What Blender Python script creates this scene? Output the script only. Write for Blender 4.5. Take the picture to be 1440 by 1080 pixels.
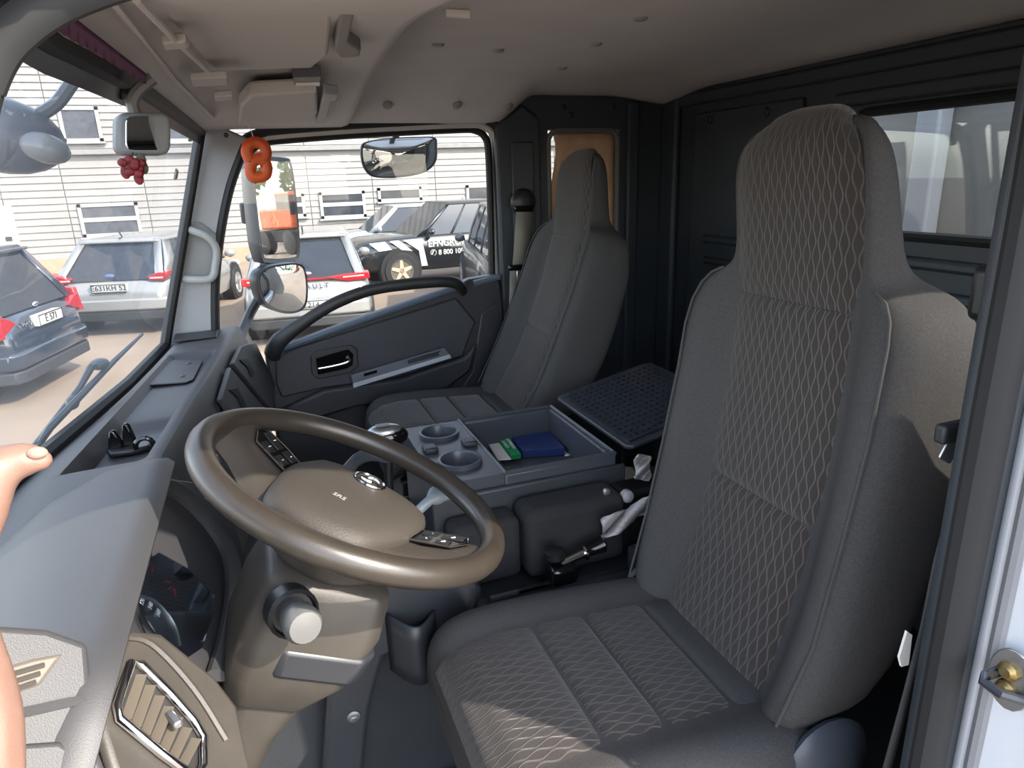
import bpy, bmesh, math, random
from mathutils import Vector, Matrix
random.seed(4)
for o in list(bpy.data.objects): bpy.data.objects.remove(o, do_unlink=True)
scene = bpy.context.scene
COL = scene.collection

# ---------------------------------------------------------------- camera
FPX = 950.0
CAM = Vector((0, 0, 1.30))
vy = Vector((-370, -280, FPX)).normalized()
vd = Vector((105, 3085, FPX)).normalized(); vd = (vd - vy * vd.dot(vy)).normalized()
vx = vd.cross(vy)
R3 = Matrix((vx, vy, -vd))                       # camera axes (right, down, forward) -> world
cd = bpy.data.cameras.new('camera'); cam = bpy.data.objects.new('camera', cd); COL.objects.link(cam)
cd.sensor_width = 36; cd.lens = FPX / 1440 * 36; cd.clip_start = .01; cd.clip_end = 500
rx, ry, rz = R3 @ Vector((1, 0, 0)), R3 @ Vector((0, -1, 0)), R3 @ Vector((0, 0, -1))
cam.matrix_world = Matrix(((rx.x, ry.x, rz.x, CAM.x), (rx.y, ry.y, rz.y, CAM.y), (rx.z, ry.z, rz.z, CAM.z), (0, 0, 0, 1)))
scene.camera = cam

# ---------------------------------------------------------------- sky, sun, exposure
SUN_DIR = Vector((-.62, .79, -.77)).normalized()  # travel direction of the sunlight
w = bpy.data.worlds.new('sky'); scene.world = w; w.use_nodes = True
nt = w.node_tree; nt.nodes.clear()
sky = nt.nodes.new('ShaderNodeTexSky'); sky.sky_type = 'NISHITA'; sky.sun_disc = False
sky.sun_elevation = math.asin(-SUN_DIR.z)
sky.sun_rotation = math.atan2(-SUN_DIR.x, -SUN_DIR.y)
sky.air_density = 1.0; sky.dust_density = 1.0; sky.ozone_density = 1.0
bg = nt.nodes.new('ShaderNodeBackground'); bg.inputs[1].default_value = .40
wo = nt.nodes.new('ShaderNodeOutputWorld')
hs = nt.nodes.new('ShaderNodeHueSaturation'); hs.inputs['Saturation'].default_value = .55
nt.links.new(sky.outputs[0], hs.inputs['Color']); nt.links.new(hs.outputs[0], bg.inputs[0]); nt.links.new(bg.outputs[0], wo.inputs[0])
sl = bpy.data.lights.new('sun', 'SUN'); sl.energy = 3.7; sl.angle = math.radians(.6); sl.color = (1, .90, .76)
so = bpy.data.objects.new('sun', sl); COL.objects.link(so); so.location = (6, -8, 10)
so.rotation_euler = SUN_DIR.to_track_quat('-Z', 'Y').to_euler()
vs = scene.view_settings
vs.view_transform = 'Standard'; vs.look = 'None'; vs.gamma = 1.0; vs.use_curve_mapping = False
vs.exposure = 1.45

# ---------------------------------------------------------------- pixel -> place on a real plane
def ray(px, py): return R3 @ Vector((px - 720, py - 540, FPX))
def PX(px, py, x): d = ray(px, py); return CAM + d * ((x - CAM.x) / d.x)
def PY(px, py, y): d = ray(px, py); return CAM + d * ((y - CAM.y) / d.y)
def PZ(px, py, z): d = ray(px, py); return CAM + d * ((z - CAM.z) / d.z)
def PPL(px, py, o, n): d = ray(px, py); return CAM + d * ((Vector(o) - CAM).dot(n) / d.dot(n))

# ---------------------------------------------------------------- materials
def lin(c):
    return tuple(((v / 255) / 12.92 if v / 255 <= .04045 else ((v / 255 + .055) / 1.055) ** 2.4) for v in c)
MATS = {}
def M(name, col, rough=.5, metal=0., var=.08, vscale=6., bump=0., bscale=300., spec=.5, coat=0., col2=None, emit=0.):
    if name in MATS: return MATS[name]
    m = bpy.data.materials.new(name); m.use_nodes = True; MATS[name] = m
    t = m.node_tree; b = t.nodes['Principled BSDF']
    c = lin(col)
    tc = t.nodes.new('ShaderNodeTexCoord')
    nz = t.nodes.new('ShaderNodeTexNoise'); nz.inputs['Scale'].default_value = vscale; nz.inputs['Detail'].default_value = 5
    t.links.new(tc.outputs['Object'], nz.inputs['Vector'])
    rp = t.nodes.new('ShaderNodeValToRGB')
    c2 = lin(col2) if col2 else tuple(min(1, v * (1 + var)) for v in c)
    c1 = c if col2 else tuple(v * (1 - var) for v in c)
    rp.color_ramp.elements[0].position = .35; rp.color_ramp.elements[1].position = .65
    rp.color_ramp.elements[0].color = (*c1, 1); rp.color_ramp.elements[1].color = (*c2, 1)
    t.links.new(nz.outputs['Fac'], rp.inputs[0]); t.links.new(rp.outputs[0], b.inputs['Base Color'])
    b.inputs['Roughness'].default_value = rough; b.inputs['Metallic'].default_value = metal
    b.inputs['Specular IOR Level'].default_value = spec
    if coat: b.inputs['Coat Weight'].default_value = coat; b.inputs['Coat Roughness'].default_value = .05
    if emit:
        t.links.new(rp.outputs[0], b.inputs['Emission Color']); b.inputs['Emission Strength'].default_value = emit
    if bump:
        n2 = t.nodes.new('ShaderNodeTexNoise'); n2.inputs['Scale'].default_value = bscale; n2.inputs['Detail'].default_value = 3
        t.links.new(tc.outputs['Object'], n2.inputs['Vector'])
        bp = t.nodes.new('ShaderNodeBump'); bp.inputs['Strength'].default_value = bump; bp.inputs['Distance'].default_value = .002
        t.links.new(n2.outputs['Fac'], bp.inputs['Height']); t.links.new(bp.outputs[0], b.inputs['Normal'])
    return m
def glass_mat(name, tint=(1, 1, 1), refl=.06, haze=0.0, hazecol=(200, 205, 210)):
    m = bpy.data.materials.new(name); m.use_nodes = True; MATS[name] = m
    t = m.node_tree; t.nodes.clear()
    out = t.nodes.new('ShaderNodeOutputMaterial'); tr = t.nodes.new('ShaderNodeBsdfTransparent'); tr.inputs[0].default_value = (*tint, 1)
    gl = t.nodes.new('ShaderNodeBsdfGlossy'); gl.inputs['Roughness'].default_value = .01
    fr = t.nodes.new('ShaderNodeLayerWeight'); fr.inputs[0].default_value = .25
    mul = t.nodes.new('ShaderNodeMath'); mul.operation = 'MULTIPLY_ADD'; mul.inputs[1].default_value = .35; mul.inputs[2].default_value = refl
    t.links.new(fr.outputs['Fresnel'], mul.inputs[0])
    mx = t.nodes.new('ShaderNodeMixShader'); t.links.new(mul.outputs[0], mx.inputs[0])
    t.links.new(tr.outputs[0], mx.inputs[1]); t.links.new(gl.outputs[0], mx.inputs[2])
    last = mx
    if haze:
        df = t.nodes.new('ShaderNodeBsdfTranslucent'); df.inputs[0].default_value = (*lin(hazecol), 1)
        nz = t.nodes.new('ShaderNodeTexNoise'); nz.inputs['Scale'].default_value = 2.5; nz.inputs['Detail'].default_value = 6
        tc = t.nodes.new('ShaderNodeTexCoord'); t.links.new(tc.outputs['Object'], nz.inputs[0])
        m2 = t.nodes.new('ShaderNodeMath'); m2.operation = 'MULTIPLY'; m2.inputs[1].default_value = haze * 2
        t.links.new(nz.outputs['Fac'], m2.inputs[0])
        x2 = t.nodes.new('ShaderNodeMixShader'); t.links.new(m2.outputs[0], x2.inputs[0])
        t.links.new(mx.outputs[0], x2.inputs[1]); t.links.new(df.outputs[0], x2.inputs[2]); last = x2
    t.links.new(last.outputs[0], out.inputs[0]); return m
def wave_fabric(name, base, line, su=.0125, sv=.030, amp=.22):
    """woven cloth with pairs of wavy threads that part and meet, in UV metres"""
    m = bpy.data.materials.new(name); m.use_nodes = True; MATS[name] = m
    t = m.node_tree; b = t.nodes['Principled BSDF']; L = t.links.new
    uv = t.nodes.new('ShaderNodeUVMap'); sp = t.nodes.new('ShaderNodeSeparateXYZ'); L(uv.outputs[0], sp.inputs[0])
    def mt(op, a, bb=None, c=None):
        n = t.nodes.new('ShaderNodeMath'); n.operation = op
        for i, v in enumerate((a, bb, c)):
            if v is None: continue
            if isinstance(v, (int, float)): n.inputs[i].default_value = v
            else: L(v, n.inputs[i])
        return n.outputs[0]
    uu = mt('MULTIPLY', sp.outputs[0], 1 / su)
    fl = mt('FLOOR', uu); fr = mt('SUBTRACT', mt('SUBTRACT', uu, fl), .5)
    par = mt('MULTIPLY', fl, math.pi)
    ph = mt('ADD', mt('MULTIPLY', sp.outputs[1], 2 * math.pi / sv), par)
    off = mt('MULTIPLY', mt('SINE', ph), amp)
    dist = mt('ABSOLUTE', mt('SUBTRACT', fr, off))
    ln = t.nodes.new('ShaderNodeMapRange'); ln.interpolation_type = 'SMOOTHSTEP'
    L(dist, ln.inputs[0]); ln.inputs[1].default_value = .03; ln.inputs[2].default_value = .20; ln.inputs[3].default_value = 1; ln.inputs[4].default_value = 0
    mx = t.nodes.new('ShaderNodeMix'); mx.data_type = 'RGBA'
    L(ln.outputs[0], mx.inputs[0]); mx.inputs[6].default_value = (*lin(base), 1); mx.inputs[7].default_value = (*lin(line), 1)
    tc = t.nodes.new('ShaderNodeTexCoord'); nz = t.nodes.new('ShaderNodeTexNoise'); nz.inputs['Scale'].default_value = 500
    L(tc.outputs['Object'], nz.inputs[0])
    m2 = t.nodes.new('ShaderNodeMix'); m2.data_type = 'RGBA'; m2.blend_type = 'MULTIPLY'; m2.inputs[0].default_value = .35
    L(mx.outputs[2], m2.inputs[6]); L(nz.outputs['Fac'], m2.inputs[7]); L(m2.outputs[2], b.inputs['Base Color'])
    hgt = mt('ADD', ln.outputs[0], mt('MULTIPLY', nz.outputs['Fac'], .3))
    bp = t.nodes.new('ShaderNodeBump'); bp.inputs['Strength'].default_value = .8; bp.inputs['Distance'].default_value = .0018
    L(hgt, bp.inputs['Height']); L(bp.outputs[0], b.inputs['Normal'])
    b.inputs['Roughness'].default_value = .95; b.inputs['Sheen Weight'].default_value = .25; b.inputs['Specular IOR Level'].default_value = .1
    return m

# ---------------------------------------------------------------- mesh builder
class MB:
    def __init__(s): s.v = []; s.f = []; s.uv = {}
    def add(s, vs, fs):
        k = len(s.v); s.v += [Vector(p) for p in vs]; s.f += [tuple(i + k for i in f) for f in fs]; return k
    def box(s, a, b, M4=None):
        x0, y0, z0 = a; x1, y1, z1 = b
        vs = [Vector(p) for p in ((x0,y0,z0),(x1,y0,z0),(x1,y1,z0),(x0,y1,z0),(x0,y0,z1),(x1,y0,z1),(x1,y1,z1),(x0,y1,z1))]
        if M4: vs = [M4 @ p for p in vs]
        s.add(vs, [(0,3,2,1),(4,5,6,7),(0,1,5,4),(1,2,6,5),(2,3,7,6),(3,0,4,7)]); return s
    def cbox(s, c, size, rot=None):
        h = [v / 2 for v in size]
        m = Matrix.Translation(Vector(c)) @ (rot.to_4x4() if rot else Matrix.Identity(4))
        return s.box([-v for v in h], h, m)
    def prism(s, poly, off):
        n = len(poly); off = Vector(off); poly = [Vector(p) for p in poly]
        k = s.add(poly + [p + off for p in poly], [])
        s.f += [tuple(k + n - 1 - i for i in range(n)), tuple(k + n + i for i in range(n))]
        s.f += [(k + i, k + (i + 1) % n, k + n + (i + 1) % n, k + n + i) for i in range(n)]; return s
    def loft(s, rings, caps=True, closed=True, loop=False):
        n = len(rings[0]); k = s.add([p for r in rings for p in r], [])
        m = len(rings)
        for i in range(m if loop else m - 1):
            j2 = (i + 1) % m
            for j in range(n if closed else n - 1):
                a = k + i * n + j; b = k + i * n + (j + 1) % n; c = k + j2 * n + (j + 1) % n; d = k + j2 * n + j
                s.f.append((a, b, c, d))
        if caps and closed and not loop:
            s.f.append(tuple(k + j for j in reversed(range(n)))); s.f.append(tuple(k + (m - 1) * n + j for j in range(n)))
        return s
    def tube(s, path, r, n=8, closed=False, flat=1.0, up=None):
        path = [Vector(p) for p in path]; m = len(path); rs = r if isinstance(r, (list, tuple)) else [r] * m
        rings = []; prev = None
        for i, p in enumerate(path):
            if closed: t = path[(i + 1) % m] - path[i - 1]
            else: t = path[min(i + 1, m - 1)] - path[max(i - 1, 0)]
            t.normalize()
            if up is not None: a = Vector(up) - t * t.dot(Vector(up))
            elif prev is None:
                a = Vector((0, 0, 1)) if abs(t.z) < .9 else Vector((1, 0, 0)); a = a - t * a.dot(t)
            else: a = prev - t * prev.dot(t)
            a.normalize(); prev = a; b = t.cross(a)
            rings.append([p + a * (rs[i] * math.cos(q * 2 * math.pi / n)) + b * (rs[i] * flat * math.sin(q * 2 * math.pi / n)) for q in range(n)])
        return s.loft(rings, loop=closed)
    def lathe(s, prof, o, axis, n=20, caps=True):
        o = Vector(o); axis = Vector(axis).normalized()
        a = axis.orthogonal().normalized(); b = axis.cross(a)
        return s.loft([[o + axis * h + (a * math.cos(q * 2 * math.pi / n) + b * math.sin(q * 2 * math.pi / n)) * r for q in range(n)] for r, h in prof], caps=caps)
    def ball(s, c, r, n=12, m=7, rot=None):
        c = Vector(c); r = Vector(r) if not isinstance(r, (int, float)) else Vector((r, r, r)); rings = []
        for i in range(m):
            th = math.pi * (i + .5) / m
            ring = []
            for q in range(n):
                p = Vector((r.x * math.sin(th) * math.cos(q * 2 * math.pi / n), r.y * math.sin(th) * math.sin(q * 2 * math.pi / n), -r.z * math.cos(th)))
                ring.append(c + (rot @ p if rot else p))
            rings.append(ring)
        return s.loft(rings)
    def grid(s, fn, nu, nv, uvfn=None):
        k = s.add([fn(i / nu, j / nv) for i in range(nu + 1) for j in range(nv + 1)], [])
        if uvfn:
            for i in range(nu + 1):
                for j in range(nv + 1): s.uv[k + i * (nv + 1) + j] = uvfn(i / nu, j / nv)
        for i in range(nu):
            for j in range(nv):
                a = k + i * (nv + 1) + j; s.f.append((a, a + 1, a + nv + 2, a + nv + 1))
        return s
    def build(s, name, mat, parent=None, bevel=0., seg=2, smooth=38, sub=0, solid=0., weld=False, wn=True):
        root = parent
        while root is not None and root.parent is not None: root = root.parent
        if root is not None: o0 = Vector(root.get('_o', (0, 0, 0)))
        else:
            xs = [p.x for p in s.v]; ys = [p.y for p in s.v]; zs = [p.z for p in s.v]
            o0 = Vector(((min(xs) + max(xs)) / 2, (min(ys) + max(ys)) / 2, min(zs)))
        me = bpy.data.meshes.new(name); me.from_pydata([p - o0 for p in s.v], [], s.f); me.update()
        bm = bmesh.new(); bm.from_mesh(me)
        bmesh.ops.recalc_face_normals(bm, faces=bm.faces)
        if weld: bmesh.ops.remove_doubles(bm, verts=bm.verts, dist=1e-4)
        bm.to_mesh(me); bm.free()
        if s.uv:
            ul = me.uv_layers.new(name='UVMap')
            for lp in me.loops: ul.data[lp.index].uv = s.uv.get(lp.vertex_index, (0, 0))
        if smooth: me.shade_smooth(); me.set_sharp_from_angle(angle=math.radians(smooth))
        if mat: me.materials.append(mat)
        ob = bpy.data.objects.new(name, me); COL.objects.link(ob)
        if parent is not None: ob.parent = parent
        else: ob.location = o0; ob['_o'] = tuple(o0)
        if solid: md = ob.modifiers.new('solid', 'SOLIDIFY'); md.thickness = solid; md.offset = -1
        if bevel:
            md = ob.modifiers.new('bevel', 'BEVEL'); md.width = bevel; md.segments = seg; md.limit_method = 'ANGLE'; md.angle_limit = math.radians(35)
            md.harden_normals = False
        if sub: md = ob.modifiers.new('sub', 'SUBSURF'); md.levels = sub; md.render_levels = sub
        return ob
def thing(name, loc, label=None, cat=None, group=None):
    o = bpy.data.objects.new(name, None); COL.objects.link(o); o.location = loc; o['_o'] = tuple(loc); o.empty_display_size = .05
    return tag(o, label, cat, group)
def tag(o, label=None, cat=None, group=None, kind=None):
    if label: o['label'] = label
    if cat: o['category'] = cat
    if group: o['group'] = group
    if kind: o['kind'] = kind
    return o
def struct(o, label=None, cat=None): return tag(o, label, cat, kind='structure')
def text(name, body, mat, o, right, up, size, parent=None, depth=.001, align='CENTER', shear=0., bold=0.):
    """flat lettering lying in the plane (right, up) around the point o"""
    cu = bpy.data.curves.new(name, 'FONT'); cu.body = body; cu.size = size; cu.extrude = depth; cu.align_x = align; cu.align_y = 'CENTER'; cu.shear = shear; cu.offset = bold
    tmp = bpy.data.objects.new(name, cu); COL.objects.link(tmp)
    bpy.context.view_layer.update()
    me = bpy.data.meshes.new_from_object(tmp); bpy.data.objects.remove(tmp)
    right = Vector(right).normalized(); up = Vector(up); up = (up - right * up.dot(right)).normalized(); n = right.cross(up)
    mb = MB(); mb.v = [Vector(o) + right * v.co.x + up * v.co.y + n * v.co.z for v in me.vertices]; mb.f = [tuple(p.vertices) for p in me.polygons]
    return mb.build(name, mat, parent, smooth=0)
def lerp(a, b, t): return a + (b - a) * t
def interp(tab, x):
    if x <= tab[0][0]: return tab[0][1]
    for (x0, y0), (x1, y1) in zip(tab, tab[1:]):
        if x <= x1: return lerp(y0, y1, (x - x0) / (x1 - x0))
    return tab[-1][1]
def sstep(a, b, x): t = max(0, min(1, (x - a) / (b - a))); return t * t * (3 - 2 * t)
def smooth_path(pts, k=6):
    pts = [Vector(p) for p in pts]; out = []
    for i in range(len(pts) - 1):
        p0 = pts[max(i - 1, 0)]; p1 = pts[i]; p2 = pts[i + 1]; p3 = pts[min(i + 2, len(pts) - 1)]
        for q in range(k):
            t = q / k
            out.append(.5 * ((2 * p1) + (p2 - p0) * t + (2 * p0 - 5 * p1 + 4 * p2 - p3) * t * t + (3 * p1 - p0 - 3 * p2 + p3) * t ** 3))
    return out + [pts[-1]]

# colours of the place
dash_m = M('dash_plastic', (58, 58, 60), .5, bump=.15, bscale=900, var=.06)
dash_dark = M('dash_dark', (40, 42, 46), .45, bump=.15, bscale=900)
dusty = M('dusty_grey_plastic', (60, 56, 51), .5, bump=.12, bscale=700, var=.10, vscale=20)
wheel_m = M('wheel_leather', (47, 42, 37), .34, bump=.1, bscale=800, var=.08, vscale=30)
black_pl = M('black_plastic', (24, 25, 27), .4, var=.1)
gloss_black = M('gloss_black', (12, 12, 13), .12)
rubber = M('black_rubber', (20, 21, 23), .6)
mat_rub = M('floor_rubber', (30, 31, 34), .45, bump=.5, bscale=120, var=.3, vscale=9)
chrome = M('chrome', (220, 220, 222), .12, metal=1., var=.02)
silver = M('satin_silver', (170, 172, 175), .3, metal=.9, var=.03)
cloth = M('dark_cloth', (72, 71, 71), .95, bump=.5, bscale=1400, var=.1, vscale=300, spec=.1)
wave = wave_fabric('wave_cloth', (60, 56, 54), (88, 81, 77), su=.0098, sv=.044, amp=.26)
liner = M('headliner', (200, 197, 194), .9, bump=.15, bscale=600, var=.03, spec=.2)
liner2 = M('overhead_plastic', (184, 180, 176), .6, bump=.08, bscale=700, var=.03, spec=.3)
wall_m = M('dark_wall_plastic', (50, 55, 61), .5, bump=.25, bscale=700, var=.08)
door_m = M('door_plastic', (44, 45, 50), .45, bump=.2, bscale=800, var=.06)
pillar_m = M('pillar_plastic', (150, 152, 154), .6, bump=.1, bscale=600, var=.04)
body_white = M('white_body_paint', (172, 176, 182), .25, var=.02, coat=.4)
pale_strip = M('pale_strip', (190, 188, 182), .5, var=.04)
blue_grey = M('blue_grey_plastic', (88, 98, 112), .35, var=.05)
glass = glass_mat('window_glass', (.80, .82, .81), .03, haze=.015)
glass_clear = glass_mat('clear_glass', (.95, .96, .96), .02)
glass_ws = glass_mat('windscreen_glass', (.80, .82, .82), .03, haze=.05)
mirror_m = M('mirror_glass', (235, 238, 240), .01, metal=1., var=.0)
strap_m = M('belt_webbing', (128, 124, 116), .8, bump=.4, bscale=900, var=.06)
strap_dark = M('dark_belt_webbing', (62, 62, 64), .8, bump=.4, bscale=900, var=.06)
# ================================================================ THE CAB SHELL
YL, YR, XR, ZF = .40, 2.50, 1.61, .03
ZB, ZT = .808, 1.462
XB = [(.42, -.38), (.7, -.45), (1.0, -.478), (1.31, -.474), (1.47, -.447), (1.68, -.413), (1.957, -.369), (2.42, -.326)]
XT = [(.42, -.175), (.94, -.188), (1.07, -.174), (1.39, -.148), (2.42, -.119)]
def xb(y): return interp(XB, y)
def xt(y): return interp(XT, y)
def wsx(y, z): return lerp(xb(y), xt(y), (z - ZB) / (ZT - ZB))          # windscreen surface
def WS(px, py, out=.0):                                                  # where a view ray meets the windscreen
    d = ray(px, py).normalized(); t = .2
    while t < 4:
        p = CAM + d * t
        if p.x < wsx(p.y, p.z) - out: return p
        t += .004
    return p

floor = MB(); floor.box((-.55, .36, -.05), (1.66, 2.54, ZF)); floor = struct(floor.build('floor', mat_rub))
tun = MB()
tun.loft([[Vector((x, y0, ZF)), Vector((x, y0 + .04, h)), Vector((x, y1 - .04, h)), Vector((x, y1, ZF))] for x, y0, y1, h in
          ((-.40, 1.17, 1.85, .50), (-.10, 1.17, 1.85, .46), (.10, 1.17, 1.85, .42), (.9, 1.15, 1.8, .42), (1.6, 1.2, 1.8, .30))])
tun.build('engine_tunnel', M('tunnel_carpet', (34, 37, 42), .8, bump=.5, bscale=300, var=.15), floor, bevel=.02)

# ---- headliner
def zc(x, y):
    side = lerp(.135, .035, sstep(.86, 1.02, x))
    return 1.615 - side * (1 - sstep(0, .27, YR - y)) - .15 * (1 - sstep(0, .2, y - YL)) - .03 * sstep(1.3, 1.61, x)
c = MB(); c.grid(lambda u, v: Vector((lerp(.22, XR + .01, u), lerp(YL, YR + .01, v), zc(lerp(.22, XR, u), lerp(YL, YR, v)))), 40, 50)
ceiling = struct(c.build('ceiling', liner, smooth=60, solid=-.012))
def CE(px, py, off=0.):
    d = ray(px, py).normalized(); t = .1
    while t < 4:
        p = CAM + d * t
        if p.z > zc(p.x, p.y) - off: return p
        t += .003
    return p
for px, py in ((616, 62), (790, 95), (838, 61), (900, 25), (545, 148), (643, 148), (700, 70), (716, 150)):
    p = CE(px, py); e = .004
    n = Vector(((zc(p.x + e, p.y) - zc(p.x - e, p.y)) / (2 * e), (zc(p.x, p.y + e) - zc(p.x, p.y - e)) / (2 * e), -1)).normalized()
    b = MB(); b.lathe([(.016, -.002), (.016, .003), (.012, .006), (.003, .007)], p, n, 14)
    b.build('headliner_clip', M('clip_grey', (150, 144, 140), .6), ceiling)
p = CE(627, 18, .01); q = CE(660, 20, .01)
b = MB(); b.tube([p, q], .008, 8, flat=.6); b.build('coat_hook_rail', M('hook_white', (222, 216, 208), .5), ceiling)
# ---- overhead front panel with its lids
def zp(y): return 1.515 - .04 * sstep(1.6, 2.45, y) - .07 * (1 - sstep(.42, 1.2, y))
def xe(y): return .25 + .062 * (y - .93)
b = MB(); rings = []
for i in range(31):
    y = lerp(.42, 2.47, i / 30)
    rings.append([Vector(q) for q in ((xt(y) + .004, y, ZT - .002), (xt(y) + .03, y, ZT + .006), (xt(y) + .10, y, zp(y) - .004), (xe(y) - .03, y, zp(y)),
                 (xe(y) - .008, y, zp(y) + .006), (xe(y), y, zp(y) + .02), (xe(y) + .012, y, 1.63), (xt(y) - .02, y, 1.63), (xt(y) - .02, y, ZT + .02))])
b.loft(rings); overhead = struct(b.build('trim_1', liner2, smooth=50))
def slab(name, pxs, z, th, mat, parent, bevel=.006):
    b = MB(); b.prism([PZ(x, y, z) for x, y in pxs], (0, 0, th)); return b.build(name, mat, parent, bevel=bevel, seg=3)
lid_m = M('overhead_lid', (176, 172, 167), .65, var=.03, spec=.3)
slab('overhead_lid', ((205, -10), (470, -10), (462, 78), (440, 96), (305, 100), (290, 88)), 1.497, .02, lid_m, overhead)
slab('overhead_pocket', ((352, 136), (446, 131), (447, 160), (438, 171), (335, 177), (338, 150)), 1.470, .03, lid_m, overhead)
slab('hinge', ((456, 132), (476, 134), (475, 141), (466, 143), (458, 174), (445, 174)), 1.468, .02, pillar_m, overhead, .003)
slab('vent_slot', ((412, 109), (452, 108), (450, 119), (414, 120)), 1.485, .02, M('slot_dark', (70, 70, 74), .5), overhead, .002)
slab('vent_lip', ((416, 119), (450, 118), (450, 121), (416, 122)), 1.482, .012, M('hook_white', (222, 216, 208), .5), overhead, .001)
slab('lid_handle', ((482, -5), (505, -5), (490, 60), (508, 72), (506, 80), (478, 82), (470, 72)), 1.494, .02, M('slot_grey', (120, 116, 112), .6), overhead, .004)
slab('visor_clip', ((228, 62), (262, 60), (268, 68), (232, 72)), 1.470, .012, lid_m, overhead, .003)
slab('visor_clip', ((268, 112), (320, 110), (322, 120), (272, 123)), 1.466, .012, lid_m, overhead, .003)
slab('visor_clip', ((302, 137), (328, 135), (328, 141), (303, 143)), 1.464, .012, lid_m, overhead, .003)
for path in (((160, 5), (245, 110), (300, 165)), ((192, 0), (250, 60), (292, 99))):
    b = MB(); b.tube([PZ(x, y, 1.474) for x, y in path], .004, 6); b.build('panel_ridge', liner2, overhead)
for px, py in ((302, 168), (318, 190)):
    q = PY(px, py, 2.36); b = MB(); b.lathe([(.007, -.004), (.007, .004), (.003, .006)], q, (-.1, -1, -.3), 12); b.build('panel_screw', dash_dark, overhead)

# ---- roof skin over everything
b = MB(); b.box((-.2, .27, 1.645), (1.68, 2.62, 1.70)); b.box((-.05, .28, 1.50), (1.68, .40, 1.65)); b.box((-.1, 2.53, 1.50), (1.68, 2.62, 1.65))
struct(b.build('roof', body_white, bevel=.02))

# ---- rear wall with the window opening
W0, W1, WZ0, WZ1 = .62, 1.545, 1.107, 1.442
b = MB(); b.box((XR, .36, ZF), (XR + .04, W0, 1.64)); b.box((XR, W1, ZF), (XR + .04, 2.54, 1.64))
b.box((XR, W0, ZF), (XR + .04, W1, WZ0)); b.box((XR, W0, WZ1), (XR + .04, W1, 1.64))
wall_rear = struct(b.build('wall_rear', wall_m))
b = MB(); b.box((XR - .022, .45, WZ1 + .012), (XR + .001, 1.62, WZ1 + .05)); b.build('window_lip', wall_m, wall_rear, bevel=.008)
for z0, z1, d in ((1.035, 1.065, .03), (.955, .985, .022), (.60, .64, .02)):
    b = MB(); b.box((XR - d, .45, z0), (XR + .001, 2.2, z1)); b.build('wall_ledge', wall_m, wall_rear, bevel=.01)
b = MB(); b.box((XR - .015, 1.75, .68), (XR + .001, 2.30, 1.50)); b.build('wall_panel', wall_m, wall_rear, bevel=.012)
b = MB(); b.box((XR - .03, 2.40, ZF), (XR + .001, 2.50, 1.575)); b.build('corner_post', wall_m, wall_rear, bevel=.012)
b = MB(); b.box((XR - .02, .42, 1.53), (XR + .001, 2.5, 1.575)); b.build('top_rail', wall_m, wall_rear, bevel=.01)
for y, z in ((.88, .93), (1.35, .93), (1.9, 1.47), (2.2, 1.47)):
    b = MB(); b.lathe([(.014, 0), (.014, .004), (.009, .008)], (XR - .002 if z < 1 else XR - .016, y, z), (-1, 0, 0), 14); b.build('trim_button', dash_dark, wall_rear)
win = struct(thing('window_1', (XR, (W0 + W1) / 2, WZ0), 'wide rear cab window behind the driver seat', None))
b = MB(); rr = .05
def rrect(y0, y1, z0, z1, r, n=5):
    out = []
    for cy, cz, a0 in ((y1 - r, z1 - r, 0), (y0 + r, z1 - r, 90), (y0 + r, z0 + r, 180), (y1 - r, z0 + r, 270)):
        for i in range(n + 1):
            a = math.radians(a0 + 90 * i / n); out.append((cy + r * math.cos(a), cz + r * math.sin(a)))
    return out
b.tube([Vector((XR + .004, y, z)) for y, z in rrect(W0 + .006, W1 - .006, WZ0 + .006, WZ1 - .006, .03)], .014, 8, closed=True); b.build('gasket', rubber, win)
b = MB(); b.box((XR + .012, W0, WZ0), (XR + .017, W1, WZ1)); b.build('pane', glass, win)

# ---- right-hand rear quarter wall with its small window
b = MB(); QX0, QX1, QZ0, QZ1 = 1.084, 1.39, .93, 1.462
b.box((.865, YR, ZF), (QX0, YR + .05, 1.62)); b.box((QX1, YR, ZF), (XR + .04, YR + .05, 1.62)); b.box((QX0, YR, ZF), (QX1, YR + .05, QZ0)); b.box((QX0, YR, QZ1), (QX1, YR + .05, 1.62))
wall_right = struct(b.build('wall_right', wall_m))
b = MB(); b.prism([(.865, YR, ZF), (1.045, YR, ZF), (1.045, YR, 1.50), (.97, YR, 1.55), (.865, YR, 1.48)], (0, -.03, 0)); b.build('pillar_cover', wall_m, wall_right, bevel=.012)
b = MB(); b.box((.92, YR - .042, .95), (1.01, YR - .029, 1.42)); b.build('belt_cover', wall_m, wall_right, bevel=.006)
b = MB(); b.box((1.42, YR - .02, ZF), (1.47, YR + .001, 1.56)); b.build('pillar_rib', wall_m, wall_right, bevel=.008)
for x, z in ((.92, 1.52), (1.15, 1.54), (1.36, 1.545), (1.18, 1.515)):
    b = MB(); b.lathe([(.012, 0), (.012, .004), (.007, .008)], (x, YR - (.03 if x < 1.04 else 0), z), (0, -1, 0), 12); b.build('trim_button', dash_dark, wall_right)
qw = struct(thing('window_2', (1.237, YR, QZ0), 'small quarter window behind the passenger seat, covered with brown cardboard'))
b = MB(); b.tube([Vector((y, YR + .006, z)) for y, z in rrect(QX0 + .004, QX1 - .004, QZ0 + .004, QZ1 - .004, .04)], .011, 8, closed=True); b.build('gasket', M('pale_seal', (104, 102, 98), .6), qw)
b = MB(); b.box((QX0, YR + .034, QZ0), (QX1, YR + .039, QZ1)); b.build('pane', glass, qw)
card = M('cardboard', (206, 168, 136), .9, var=.08, vscale=14, bump=.2, bscale=200)
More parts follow.
